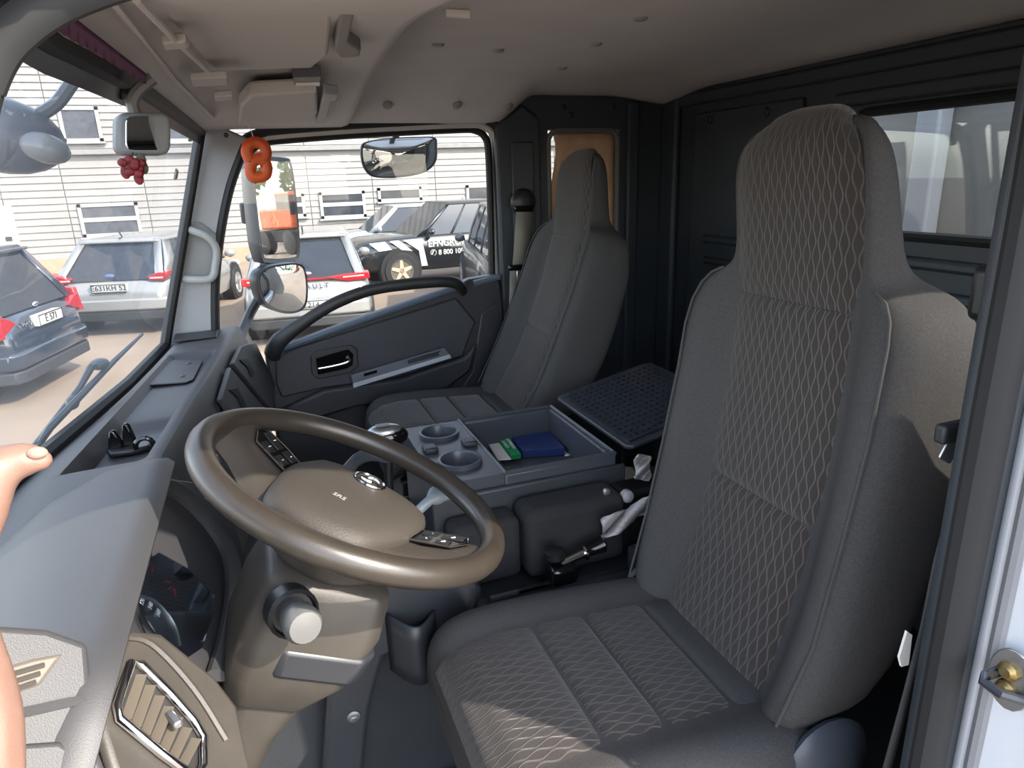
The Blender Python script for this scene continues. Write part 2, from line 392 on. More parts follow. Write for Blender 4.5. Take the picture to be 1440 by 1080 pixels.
b = MB(); b.grid(lambda u, v: Vector((lerp(1.112 + .012 * math.sin(v * 9), 1.385, u), YR + .022 + .004 * math.sin(u * 9 + v * 5), lerp(.935, 1.458, v))), 10, 12)
tag(b.build('cardboard_sheet', card, solid=.004), 'brown cardboard sheet covering the quarter window behind the passenger headrest', 'cardboard')

# ---- driver's side: door opening, pillar, quarter wall
b = MB(); b.box((.632, .39, ZF), (.79, .445, 1.60)); wl = struct(b.build('wall_left', wall_m, bevel=.012))
b = MB(); DX0, DX1, DZ0, DZ1 = .80, 1.14, .90, 1.47
QP = [(.81, 1.45), (.81, 1.30), (.855, 1.205), (.90, 1.115), (.93, 1.07), (.98, 1.035), (1.14, 1.03), (1.14, 1.45), (1.12, 1.47), (.83, 1.47)]
b.box((DX1, .36, ZF), (XR + .04, .42, 1.60)); b.prism([(x, .36, z) for x, z in [(.79, ZF), (1.14, ZF)] + QP[6:3:-1] + [QP[3], QP[2], QP[1], QP[0], (.79, 1.45)]], (0, .06, 0)); b.prism([(x, .36, z) for x, z in [(.79, 1.45), QP[0], QP[9], QP[8], QP[7], (1.14, 1.60), (.79, 1.60)]], (0, .06, 0))
b.build('quarter_panel', wall_m, wl)
b = MB(); b.tube([Vector((x, .40, z)) for x, z in QP], .011, 8, closed=True); b.build('quarter_gasket', rubber, wl)
b = MB(); b.prism([(x, .385, z) for x, z in QP], (0, .005, 0)); b.build('quarter_pane', glass_clear, wl)
b = MB(); b.prism([(.640, .392, -.45), (.675, .265, -.45), (.80, .265, -.45), (.80, .392, -.45)], (0, 0, 2.05)); b.box((.80, .265, -.45), (XR + .07, .357, .95)); b.box((1.17, .265, .86), (XR + .07, .357, 1.6)); b.box((.8, .265, 1.5), (1.2, .357, 1.6))
jamb = struct(b.build('trim_2', body_white, bevel=.01))
lead = [tuple(PY(x, y, .40)) for x, y in ((-45, 190), (-25, 120), (-4, 74), (22, 44), (58, 16), (105, -8), (190, -36), (320, -66))]
path = [(-.46, .41, .60), (-.33, .41, .86), (-.22, .405, 1.10)] + lead + [(.35, .40, 1.455), (.50, .40, 1.452), (.592, .40, 1.42), (.616, .40, 1.33), (.618, .40, 1.0), (.618, .40, .5), (.618, .40, .06)]
b = MB(); b.tube(smooth_path(path, 5), [lerp(.0082, .016, sstep(50, 75, i)) for i in range(5 * (len(path) - 1) + 1)], 10, flat=1.15, up=(0, 1, 0)); struct(b.build('trim_3', M('seal_dark', (22, 23, 25), .8)), 'dark rubber seal around the driver door opening')
path2 = [(p[0] - .032, .365, p[2] + .026) for p in path[:12]]
b = MB(); b.tube(smooth_path(path2, 5), .018, 10, flat=1.15, up=(0, 1, 0)); struct(b.build('trim_4', body_white), 'white body rail along the top of the driver door opening')
b = MB(); b.tube(smooth_path([(x + .028, .372, z) for x, y, z in path[13:]], 5), .007, 8); struct(b.build('trim_5', M('seal_lip', (110, 112, 116), .5)))
b = MB(); b.box((-.46, .28, -.30), (.62, .40, .0)); struct(b.build('trim_6', body_white, bevel=.02))

# ---- windscreen
ws = struct(thing('window_3', (xb(1.4), 1.42, ZB), 'large curved windscreen above the dashboard'))
def wsp(u, v, off=0.): y = lerp(.42, 2.42, u); z = lerp(ZB, ZT, v); return Vector((wsx(y, z) + off, y, z))
b = MB(); b.grid(lambda u, v: wsp(u, v), 30, 6); b.build('pane', glass_ws, ws)
edge = [wsp(i / 30, 0) for i in range(31)] + [wsp(1, j / 8) for j in range(1, 8)] + [wsp(1 - i / 30, 1) for i in range(31)] + [wsp(0, 1 - j / 8) for j in range(1, 8)]
b = MB(); b.tube(edge, .017, 8, closed=True); b.build('gasket', rubber, ws)
b = MB(); b.grid(lambda u, v: wsp(u, lerp(.945, 1.0, v), .004), 30, 2); b.build('frit_band', M('frit', (46, 50, 62), .4), ws)
ptab = sorted((q[2], q[0]) for q in path[:8])
b = MB(); b.grid(lambda u, v: Vector((wsx(.42, lerp(.70, 1.44, u)) - .012, .43, lerp(.70, 1.44, u))).lerp(Vector((interp(ptab, lerp(.70, 1.44, u)) - .022, .375, lerp(.70, 1.44, u))), v), 14, 3)
struct(b.build('trim_8', pillar_m, solid=.02), 'grey pillar panel between windscreen and driver door opening')
# wiper lying outside the glass
wp = thing('windscreen_wiper', WS(95, 585, .05), 'long dark windscreen wiper lying outside low on the windscreen', 'wiper')
wm = M('wiper_grey', (62, 70, 74), .5)
b = MB(); b.tube([WS(200, 470, .03), WS(160, 508, .03), WS(115, 555, .03), WS(70, 602, .03), WS(55, 622, .03)], [.004, .007, .008, .008, .004], 6); b.build('blade', wm, wp)
b = MB(); b.tube([WS(146, 508, .045), WS(128, 516, .05), WS(112, 545, .05), WS(60, 615, .06), WS(20, 670, .07)], [.007, .009, .007, .009, .014], 6); b.build('arm', wm, wp)
b = MB(); b.ball(WS(140, 512, .045), (.022, .03, .014), 10, 6); b.build('pivot', wm, wp)
b = MB(); b.ball(WS(102, 566, .045), (.014, .03, .016), 10, 6); b.build('pivot', wm, wp)

# ---- right A-pillar
b = MB(); b.prism([PY(x, y, 2.455) for x, y in ((270, 180), (300, 172), (352, 196), (326, 262), (311, 330), (304, 400), (303, 470), (262, 482), (232, 490), (250, 340), (284, 196))], (0, .05, 0))
ap = struct(b.build('trim_7', pillar_m, bevel=.008), 'light grey trim of the pillar between windscreen and passenger door')
b = MB(); b.tube(smooth_path([PY(x, y, 2.452) for x, y in ((345, 205), (324, 262), (310, 330), (303, 400), (303, 466))], 5), .014, 8); b.build('pillar_seal', rubber, ap)
b = MB(); b.prism([PY(x, y, 2.445) for x, y in ((256, 310), (282, 312), (305, 330), (309, 352), (304, 392), (296, 399), (258, 397), (246, 386), (248, 350))], (0, .02, 0)); b.build('handle_plate', M('handle_plate', (128, 130, 130), .6), ap, bevel=.006)
gh = thing('grab_handle', PY(255, 392, 2.43), 'grey plastic grab handle on the pillar beside the windscreen', 'handle')
b = MB(); b.tube(smooth_path([PY(x, y, yy) for x, y, yy in ((262, 322, 2.44), (272, 325, 2.41), (292, 334, 2.40), (304, 350, 2.40), (303, 372, 2.40), (297, 391, 2.40), (272, 393, 2.41), (253, 391, 2.44))], 5), .0125, 10, flat=.8)
b.build('grip', M('handle_grey', (142, 144, 142), .5), gh)
for px, py in ((265, 322), (253, 391)):
    b = MB(); b.lathe([(.012, 0), (.012, .006), (.006, .009)], PY(px, py, 2.435), (0, -1, 0), 12); b.build('screw_cap', dash_dark if py < 350 else pillar_m, gh)

# ================================================================ PASSENGER DOOR
door = struct(thing('door_1', (.35, YR, .1), 'dark passenger door with a curved grab bar and large side window'))
yg = 2.53
opening = [(352, 212), (366, 200), (390, 195), (500, 188), (640, 181), (668, 182), (684, 192), (688, 215), (691, 300), (692, 388), (640, 402), (500, 446), (405, 482), (372, 497), (335, 478), (303, 466), (303, 400), (311, 330), (327, 262)]
b = MB(); k = b.add([PY(x, y, yg) for x, y in opening], [tuple(range(len(opening)))]); b.build('pane', glass, door, smooth=0)
b = MB(); b.tube(smooth_path([PY(x, y, 2.515) for x, y in ((347, 226), (353, 211), (368, 201), (392, 197), (500, 189), (640, 182), (668, 183), (682, 193), (687, 216), (690, 300), (692, 392))], 4), .014, 8); b.build('window_gasket', rubber, door)
b = MB(); b.tube(smooth_path([PY(x, y, 2.50) for x, y in ((342, 216), (350, 203), (368, 194), (392, 190), (500, 182), (650, 175), (680, 178), (695, 192), (700, 216), (704, 300), (708, 400), (714, 480), (718, 580))], 4), .013, 8); b.build('window_frame', pale_strip, door)
b = MB(); b.tube(smooth_path([PY(x, y, 2.49) for x, y in ((334, 216), (346, 196), (368, 187), (392, 183), (500, 175), (655, 167), (688, 170), (704, 188), (709, 216), (713, 300), (717, 400), (722, 480), (726, 580))], 4), .016, 8); b.build('door_seal', rubber, door)
yd = 2.46
panel = [(372, 500), (405, 486), (500, 450), (640, 404), (660, 393), (700, 386), (706, 400), (712, 470), (714, 560), (716, 660), (470, 690), (400, 690), (384, 580)]
b = MB(); b.prism([PY(x, y, yd) for x, y in panel], (0, .06, 0)); b.build('door_panel', door_m, door, bevel=.012)
b = MB(); b.prism([PY(x, y, yd) for x, y in ((386, 505), (405, 492), (640, 418), (668, 452), (660, 470), (650, 500), (560, 530), (455, 545), (396, 558), (388, 540))], (0, -.014, 0)); b.build('upper_panel', M('door_upper', (52, 53, 59), .5, bump=.2, bscale=800), door, bevel=.008)
b = MB(); b.prism([PY(x, y, yd) for x, y in ((390, 575), (455, 545), (560, 530), (650, 500), (668, 480), (660, 520), (625, 545), (590, 555), (500, 570), (450, 585), (395, 590))], (0, -.03, 0)); b.build('armrest', door_m, door, bevel=.012)
b = MB(); b.prism([PY(x, y, yd) for x, y in ((676, 440), (705, 420), (712, 560), (640, 560), (664, 520))], (0, -.01, 0)); b.build('corner_panel', door_m, door, bevel=.008)
b = MB(); b.tube([PY(x, y, 2.452) for x, y in ((398, 490), (500, 453), (642, 404))], .013, 8); b.build('sill_strip', blue_grey, door)
b = MB(); b.tube([PY(x, y, 2.46) for x, y in ((666, 399), (702, 389))], .013, 8); b.build('sill_strip', blue_grey, door)
bow = smooth_path([PY(x, y, yy) for x, y, yy in ((383, 498, 2.44), (392, 480, 2.40), (425, 455, 2.385), (470, 427, 2.38), (520, 408, 2.38), (570, 400, 2.38), (620, 396, 2.385), (643, 399, 2.40), (652, 410, 2.44))], 6)
b = MB(); n = len(bow); b.tube(bow, [lerp(.034, .021, sstep(0, .3, i / (n - 1))) * (1 - .15 * sstep(.9, 1, i / (n - 1))) for i in range(n)], 10, flat=.8, up=(0, 0, 1)); b.build('grab_bar', M('bar_dark', (38, 38, 40), .5, bump=.1), door)
# inside handle
b = MB(); b.prism([PY(x, y, 2.447) for x, y in ((436, 500), (446, 492), (492, 484), (502, 490), (504, 515), (492, 524), (448, 533), (438, 526))], (0, -.008, 0)); bz = b.build('handle_bezel', M('bezel', (46, 47, 51), .4), door, bevel=.004)
b = MB(); b.prism([PY(x, y, 2.437) for x, y in ((444, 503), (490, 491), (497, 498), (496, 513), (488, 518), (447, 527))], (0, -.003, 0)); b.build('handle_recess', gloss_black, bz, bevel=.002)
b = MB(); b.tube(smooth_path([PY(x, y, 2.425) for x, y in ((448, 519), (465, 516), (482, 512), (491, 508), (489, 503))], 4), [.006] * 17, 8, flat=.7); b.build('handle_lever', chrome, bz)
b = MB(); b.prism([PY(x, y, 2.428) for x, y in ((493, 527), (624, 488), (634, 501), (497, 543))], (0, -.012, 0)); sp = b.build('switch_plate', M('switch_plate', (96, 100, 108), .4), door, bevel=.003)
b = MB(); b.prism([PY(x, y, 2.414) for x, y in ((496, 539), (632, 498), (634, 503), (497, 545))], (0, -.006, 0)); b.build('plate_edge', M('plate_edge', (176, 180, 186), .35), sp, bevel=.001)
b = MB(); b.prism([PY(x, y, 2.414) for x, y in ((511, 525), (530, 520), (530, 524), (512, 529))], (0, -.004, 0)); b.build('window_switch', gloss_black, sp, bevel=.001)
b = MB(); b.prism([PY(x, y, 2.414) for x, y in ((573, 508), (616, 495), (618, 500), (574, 512))], (0, -.002, 0)); b.build('pull_slot', dash_dark, sp, bevel=.001)
b = MB(); b.tube([PY(x, y, 2.411) for x, y in ((573, 507), (619, 494))], .0025, 6); b.build('slot_lip', chrome, sp)
b = MB(); b.box((-.03, 2.54, -.2), (.86, 2.60, .60)); b.build('outer_skin', body_white, door, bevel=.02)
# ================================================================ SEATS
BACK = [(.47, .645), (.55, .675), (.65, .712), (.77, .739), (.95, .765), (1.095, .772), (1.2, .766), (1.285, .754), (1.328, .752)]
#        z     w     pc    b      T     fo
ST = [(.46, .200, .140, .03, .10, 0), (.52, .238, .145, .05, .13, 0), (.65, .250, .150, .056, .15, 0), (.80, .250, .145, .056, .15, 0), (.95, .250, .138, .050, .145, 0),
      (1.03, .248, .134, .044, .138, 0), (1.075, .242, .131, .036, .128, 0), (1.105, .228, .130, .026, .122, 0), (1.125, .205, .130, .016, .118, 0), (1.136, .172, .130, .008, .112, 0),
      (1.15, .148, .130, .002, .100, 0), (1.18, .143, .130, 0, .088, 0), (1.24, .143, .130, 0, .080, 0),
      (1.285, .142, .129, 0, .074, 0), (1.316, .137, .125, 0, .066, .002), (1.338, .127, .115, 0, .056, .007), (1.353, .112, .100, 0, .046, .014), (1.362, .092, .080, 0, .034, .022), (1.366, .064, .05, 0, .022, .029)]
def make_seat(y0, dx, rec, label, group, dz=0.):
    pv = Vector((.66, 0, .50)); cr, sr = math.cos(rec), math.sin(rec)
    def TB(x, y, z):
        X = x - pv.x; Z = z - pv.z
        return Vector((pv.x + X * cr + Z * sr + dx, y + y0, pv.z - X * sr + Z * cr + dz))
    def TC(x, y, z): return Vector((x + dx, y + y0, z + (dz if z > .1 else 0)))
    seat = thing('cab_seat', (.47 + dx, y0, ZF), label, 'seat', group)
    rings = []
    for z, wd, pc, bb, T, fo in ST:
        xc = interp(BACK, z) + fo; sp_ = wd - pc; dr = min(.05, sp_ * .8 + .012)
        half = [(0, 0), (pc * .5, 0), (pc, 0), (pc + sp_ * .2, bb * .6), (pc + sp_ * .5, bb), (pc + sp_ * .75, bb * .97 - .004), (pc + sp_ * .93, bb - dr * .45), (wd, bb - dr), (wd, -T + .045), (wd - .012, -T + .012), (wd - .04, -T)]
        ring = [TB(xc - f, v, z) for v, f in half] + [TB(xc - f, -v, z) for v, f in reversed(half[1:])]
        rings.append(ring)
    b = MB(); b.loft(rings); back = b.build('backrest', cloth, seat, smooth=70, sub=1)
    # seams on the wings and the patterned inserts
    for sgn in (-1, 1):
        b = MB(); pts = []
        for z, wd, pc, bb, T, fo in ST[1:10]:
            s_ = wd - pc; pts.append(TB(interp(BACK, z) + fo - bb * .97 - .000, sgn * (pc + s_ * .72), z))
        b.tube(pts, .0022, 5); b.build('seam', M('seam_thread', (66, 65, 65), .9), back)
    def path_at(t):                                    # front line of the backrest, on over the top of the headrest
        pts = BACK + [(1.351, .759), (1.366, .771), (1.372, .786), (1.370, .802)]
        return interp([(i, p[1]) for i, p in enumerate(pts)], t), interp([(i, p[0]) for i, p in enumerate(pts)], t)
    def seg(name, t0, t1, mat=wave):
        n = 28
        line = [path_at(lerp(t0, t1, i / n)) for i in range(n + 1)]
        acc = [0]
        for i in range(n): acc.append(acc[-1] + math.hypot(line[i + 1][0] - line[i][0], line[i + 1][1] - line[i][1]))
        def fn(u, v):
            i = min(n, int(round(u * n))); x, z = line[i]; j = min(i, n - 1); tx = line[j + 1][0] - line[j][0]; tz = line[j + 1][1] - line[j][1]; l = math.hypot(tx, tz)
            nx, nz = -tz / l, tx / l
            pc = interp([(s[0], s[2]) for s in ST], z) if t0 + (t1 - t0) * u < 8 else lerp(.119, .062, (t0 + (t1 - t0) * u - 8) / 4)
            a = (v - .5) * 2
            e = min(acc[i], acc[-1] - acc[i]); off = .011 * (1 - abs(a) ** 6) * (1 - .7 * math.exp(-e / .005)) + .0005
            tt = t0 + (t1 - t0) * u; dp = .012 * sstep(8., 10, tt) * abs(a) ** 4
            return TB(x + nx * off + dp * .5, a * (pc - .001 - .004 * sstep(6.5, 8, tt)), z + nz * off - dp)
        b = MB(); b.grid(fn, n, 16, lambda u, v: ((v - .5) * .27 + .5, acc[min(n, int(round(u * n)))])); return b.build(name, mat, back, smooth=60)
    seg('lower_insert', .35, 2.99); seg('upper_insert', 3.0, 5.02); seg('headrest_insert', 5.03, 11.9)
    # cushion
    CS = [(.190, .425, .235), (.196, .462, .245), (.212, .492, .252), (.245, .512, .258), (.31, .520, .26), (.45, .513, .26), (.58, .503, .258), (.68, .498, .25), (.70, .470, .24)]
    rings = []
    for x, zt_, wd in CS:
        half = [(0, 0), (.08, 0), (.152, 0), (.17, .010), (.205, .016), (wd - .025, .006), (wd - .006, -.018), (wd, -.05), (wd - .004, -.12)]
        ring = [TC(x, v, zt_ + f if k < 8 else .375) for k, (v, f) in enumerate(half)] + [TC(x, -v, zt_ + f if k < 8 else .375) for k, (v, f) in reversed(list(enumerate(half))[1:])]
        rings.append(ring)
    b = MB(); b.loft(rings); cu = b.build('cushion', cloth, seat, smooth=70, sub=1)
    def cz(x): return interp([(a, z) for a, z, _ in CS], x)
    for nm, x0, x1, mt_ in (('cushion_insert', .199, .371, wave), ('cushion_insert', .377, .474, wave), ('cushion_insert', .480, .596, wave), ('cushion_strip', .602, .672, cloth)):
        def fn(u, v, x0=x0, x1=x1):
            x = lerp(x0, x1, u); a = (v - .5) * 2; e = min(x - x0, x1 - x); off = .009 * (1 - abs(a) ** 8) * (1 - .9 * math.exp(-e / .006)) - .001
            return TC(x - (.005 if x < .215 else 0), a * .152, cz(x) + off)
        b = MB(); b.grid(fn, 24, 16, lambda u, v, x0=x0, x1=x1: ((v - .5) * .304 + .5, lerp(x0, x1, u))); b.build(nm, mt_, cu, smooth=60)
    b = MB(); b.box(TC(.25, -.19, ZF), TC(.70, .19, .376)); b.build('seat_base', black_pl, seat, bevel=.02)
    for sgn in (-1, 1):
        b = MB(); b.box(TC(.23, sgn * .2 - .02, .33), TC(.74, sgn * .2 + .02, .385)); b.build('seat_rail', dash_dark, seat, bevel=.008)
        b = MB(); b.lathe([(.072, 0), (.076, .008), (.068, .018), (.045, .024), (.04, .028), (.01, .030)], TC(.690, sgn * .232, .452), (0, sgn, 0), 22); rc = b.build('recliner_cover', M('recliner_grey', (62, 67, 75), .4), seat, smooth=40)
        b = MB(); b.cbox(TC(.62, sgn * .25, .43), (.16, .02, .05)); b.build('side_cover', blue_grey, seat, bevel=.012, seg=3)
    return seat
YD, YP = .83, 2.10
make_seat(YD, 0, 0, 'dark driver seat with wavy patterned inserts beside the open door', 'cab seats')
make_seat(YP, .085, math.radians(12), 'dark passenger seat leaning back beside the far door', 'cab seats', .04)

# ================================================================ STEERING WHEEL
wc = Vector((.08, .838, .914)); wt, wr = .468, .048
wu = Vector((0, math.cos(wr), math.sin(wr))); wn_ = Vector((math.sin(wt), 0, math.cos(wt))); wn_ = (wn_ - wu * wu.dot(wn_)).normalized(); wv = wu.cross(wn_)
E1 = (wu * -.6 + wv * .8).normalized(); E2 = (wu * .8 + wv * .6).normalized()
def WL(a, b, h=0.): return wc + E1 * a + E2 * b + wn_ * h
sw = thing('steering_wheel', wc - wn_ * .12, 'dusty four-spoke steering wheel with grey centre pad, turned to one side', 'steering wheel')
b = MB(); b.tube([WL(.197 * math.cos(i * 2 * math.pi / 72), .197 * math.sin(i * 2 * math.pi / 72)) for i in range(72)], .0168, 14, closed=True, up=wn_); b.build('rim', wheel_m, sw, smooth=80)
pad = smooth_path([(-.082, .052, 0), (-.05, .070, 0), (0, .075, 0), (.05, .070, 0), (.082, .052, 0), (.090, .0, 0), (.078, -.055, 0), (.055, -.098, 0), (0, -.112, 0), (-.055, -.098, 0), (-.078, -.055, 0), (-.090, .0, 0), (-.082, .052, 0)], 4)[:-1]
def sc(k, h): return [WL(p.x * k * 1.12, ((p.y + .015) * k - .015) * 1.10 + .008, h + .010) for p in pad]
b = MB(); b.loft([sc(.97, -.07), sc(1.0, -.045), sc(.99, -.034), sc(.95, -.026), sc(.84, -.019), sc(.6, -.014), sc(.3, -.012), sc(.02, -.0115)]); padm = b.build('centre_pad', M('pad_grey', (55, 50, 45), .6, bump=.35, bscale=500, var=.06), sw, smooth=60)
spoke_m = M('spoke_grey', (56, 51, 46), .45, var=.05)
for sgn in (-1, 1):
    rings = []
    for a, b0, b1, h0, h1 in ((.070, -.085, .050, -.060, -.032), (.115, -.066, .044, -.050, -.024), (.155, -.052, .040, -.034, -.008), (.192, -.058, .048, -.012, .006)):
        rings.append([WL(sgn * a, b0, h0), WL(sgn * a, b0 + .012, h1 - .004), WL(sgn * a, b0 + .03, h1), WL(sgn * a, b1 - .03, h1), WL(sgn * a, b1 - .01, h1 - .004), WL(sgn * a, b1, h0)])
    b = MB(); b.loft(rings); spk = b.build('spoke', spoke_m, sw, smooth=60)
    hh = lambda a: interp([(.07, -.032), (.115, -.024), (.155, -.008), (.192, .006)], a)
    o = [(.098, -.012), (.100, .030), (.125, .036), (.160, .030), (.166, .010), (.150, -.012)]
    b = MB(); b.prism([WL(sgn * a, q, hh(a) + .001) for a, q in o], wn_ * .004); bzl = b.build('button_bezel', gloss_black, spk, bevel=.0015)
    b = MB(); b.tube([WL(sgn * a, q, hh(a) + .005) for a, q in o], .0013, 5, closed=True); b.build('bezel_trim', chrome, bzl)
    for a0, q0, a1, q1 in ((.103, .014, .124, .030), (.128, .012, .158, .027), (.103, -.008, .122, .009), (.127, -.008, .146, .007)):
        b = MB(); b.prism([WL(sgn * a, q, hh(a) + .005) for a, q in ((a0, q0), (a1, q0), (a1, q1), (a0, q1))], wn_ * .002); b.build('button', black_pl, bzl, bevel=.001)
        am, qm = (a0 + a1) / 2, (q0 + q1) / 2
        b = MB(); b.cbox(WL(sgn * am, qm, hh(am) + .0072), (.006, .0025, .0004)); b.build('button_mark', M('mark_white', (220, 220, 215), .5), bzl)
for sgn in (-1, 1):
    rings = []
    for q, a0, a1, h0, h1 in ((-.085, .010, .060, -.055, -.034), (-.125, .018, .062, -.045, -.026), (-.165, .026, .072, -.030, -.010), (-.192, .022, .086, -.012, .006)):
        rings.append([WL(sgn * a0, q, h0), WL(sgn * (a0 + .006), q, h1), WL(sgn * (a1 - .006), q, h1), WL(sgn * a1, q, h0)])
    b = MB(); b.loft(rings); b.build('lower_spoke', spoke_m, sw, smooth=60)
b = MB(); b.loft([[WL(r * math.cos(i * 2 * math.pi / 20), r * math.sin(i * 2 * math.pi / 20) - .015 * k, h) for i in range(20)] for r, h, k in ((.092, -.05, 1), (.10, -.062, 1), (.088, -.085, .5), (.06, -.115, 0))]); b.build('hub_cover', dusty, sw, smooth=60)
# emblem: ring with two swirling swallows
em = lambda r, a, h=-.0005: WL(r * math.cos(a) * 1.25, .044 + r * math.sin(a), h)
b = MB(); b.tube([em(.0175, i * 2 * math.pi / 28) for i in range(28)], .0022, 6, closed=True); emb = b.build('emblem', chrome, padm)
for k in (0, math.pi):
    pts = [em(.0125 * (1 - .55 * t), k + 2.6 * t) for t in [i / 10 for i in range(11)]]
    b = MB(); b.tube(pts, [.0006 + .0032 * math.sin(math.pi * (i + 1) / 12) for i in range(11)], 6, flat=.6); b.build('emblem_swirl', chrome, emb)
text('airbag_mark', 'SRS', M('mark_grey', (150, 146, 138), .6), WL(.0, -.045, -.0022), E1, E2, .012, padm, .0004)

# steering column, lock and stalks
colm = thing('steering_column', (-.18, .84, ZF), 'dusty grey steering column cowl under the steering wheel', 'steering column')
ax = lambda s, a, f: wc - wn_ * s + wu * a + wv * f
def sect(s, wd, f0, f1, r=.02):
    o = [(-wd + r, f0), (wd - r, f0), (wd, f0 + r), (wd, f1 - r), (wd - r, f1), (-wd + r, f1), (-wd, f1 - r), (-wd, f0 + r)]
    return [ax(s, a, f) for a, f in o]
b = MB(); b.loft([sect(.10, .062, -.06, .065), sect(.112, .080, -.078, .085), (sect(.17, .092, -.085, .090)), sect(.245, .088, -.085, .075), sect(.30, .07, -.07, .04)]); cow = b.build('upper_cowl', dusty, colm, bevel=.008, seg=3, smooth=50)
b = MB(); b.loft([sect(.285, .066, -.07, .045), sect(.36, .058, -.06, .025), sect(.48, .052, -.05, .018), sect(.64, .05, -.045, .02), sect(.86, .05, -.045, .03)]); b.build('lower_cover', dusty, colm, bevel=.01, seg=3, smooth=50)
b = MB(); b.loft([sect(.19, .094, -.05, .093), sect(.232, .093, -.05, .085)]); b.build('cowl_band', M('band_grey', (42, 44, 48), .4), cow, bevel=.006)
lk = PY(412, 862, .735); ld = Vector((.25, -.95, .15)).normalized()
b = MB(); b.lathe([(.030, -.02), (.030, .004), (.026, .008), (.024, .0)], lk, ld, 20); b.build('lock_collar', black_pl, cow)
b = MB(); b.lathe([(.017, -.01), (.017, .012), (.021, .018), (.022, .040), (.018, .048), (.006, .050)], lk, ld, 20); b.build('lock_knob', M('knob_grey', (92, 92, 91), .35), cow)
b = MB(); pth = smooth_path([ax(.15, .06, .03), ax(.13, .10, .10), PPL(604, 704, wc - wn_ * .05, wn_), PPL(624, 692, wc - wn_ * .04, wn_)], 5); n = len(pth)
b.tube(pth, [.008 if i < n * .66 else .0155 for i in range(n)], 10); b.build('stalk', M('stalk_grey', (128, 138, 146), .4), colm, smooth=60)
b = MB(); pth = smooth_path([ax(.15, .07, -.03), PPL(500, 648, wc - wn_ * .07, wn_), PPL(548, 642, wc - wn_ * .065, wn_)], 5); b.tube(pth, .013, 10, flat=.6); b.build('stalk', M('stalk_dark', (72, 78, 84), .4), colm)

# ================================================================ DASHBOARD
XRE = [(.42, -.19), (1.0, -.205), (1.29, -.21), (1.58, -.185), (1.9, -.15), (2.47, -.094)]
dash = thing('dashboard', (-.25, 1.45, .38), 'long dark grey dashboard with storage trays below the windscreen', 'dashboard')
def tray(y): return (.042 * sstep(1.275, 1.30, y) * (1 - sstep(1.555, 1.60, y)) + .022 * sstep(1.555, 1.60, y) * (1 - sstep(2.12, 2.16, y)))
b = MB(); rings = []
ys = [.42, .6, .9, 1.1, 1.2, 1.26, 1.275, 1.282, 1.29, 1.30, 1.36, 1.45, 1.54, 1.555, 1.57, 1.585, 1.60, 1.7, 1.85, 2.0, 2.1, 2.12, 2.133, 2.146, 2.16, 2.2, 2.3, 2.47]
for y in ys:
    xf = xb(min(y, 2.42)) + .002; xr_ = interp(XRE, y); tf = lerp(-.368, -.283, (y - 1.29) / .83); tr_ = xr_ - .030; z0 = .838; d = tray(y)
    if y < 1.25: tf = -.36
    rings.append([Vector((x, y, z)) for x, z in ((xf, .60), (xf, .795), (xf + .02, .803), (tf - .022, z0 - .010), (tf - .004, z0 - .006), (tf + .010, z0 - .004 - d), ((tf + tr_) / 2, z0 - .002 - d), (tr_ - .012, z0 - d),
                 (tr_ + .004, z0 + .001), (xr_ - .012, z0 + .002), (xr_ - .003, z0 - .002), (xr_ + .003, z0 - .012), (xr_ + .012, z0 - .040), (xr_ + .045, .70), (xr_ + .078, .55), (xr_ + .06, .46), (xr_ - .06, .42), (xf + .02, .42))])
b.loft(rings); body = b.build('dash_body', dash_m, dash, smooth=35)
# service flap in the far tray
zt_ = .838 - .020
b = MB(); b.prism([PZ(x, y, zt_) for x, y in ((203, 543), (240, 508), (285, 508), (272, 535), (262, 539))], (0, 0, .0035)); b.build('service_flap', dash_m, body, bevel=.001)
for px, py in ((256, 529), (265, 511)):
    b = MB(); b.ball(PZ(px, py, zt_ + .004), (.008, .012, .002), 10, 5); b.build('flap_clip', dash_dark, body)
b = MB(); b.box((-.29, 2.30, .838), (-.16, 2.42, .842)); b.build('corner_grille', dash_dark, body, bevel=.002)
# drawers on the face of the passenger side
fo_, fn_ = Vector((interp(XRE, 2.0) + .035, 2.0, .75)), Vector((1, -.12, .27)).normalized()
for quad, slot in ((((333, 488), (354, 482), (382, 542), (380, 579), (370, 572), (321, 513)), ((336, 506), (346, 504), (351, 512), (357, 527), (353, 530), (347, 517))),
                   (((317, 518), (366, 575), (366, 592), (322, 590), (303, 563)), ((321, 548), (331, 545), (338, 556), (347, 574), (342, 578), (334, 560)))):
    b = MB(); b.prism([PPL(x, y, fo_, fn_) for x, y in quad], fn_ * .014); dr = b.build('dash_drawer', dash_m, dash, bevel=.004)
    b = MB(); b.prism([PPL(x, y, fo_ + fn_ * .015, fn_) for x, y in slot], fn_ * .003); b.build('drawer_pull', black_pl, dr, bevel=.001)
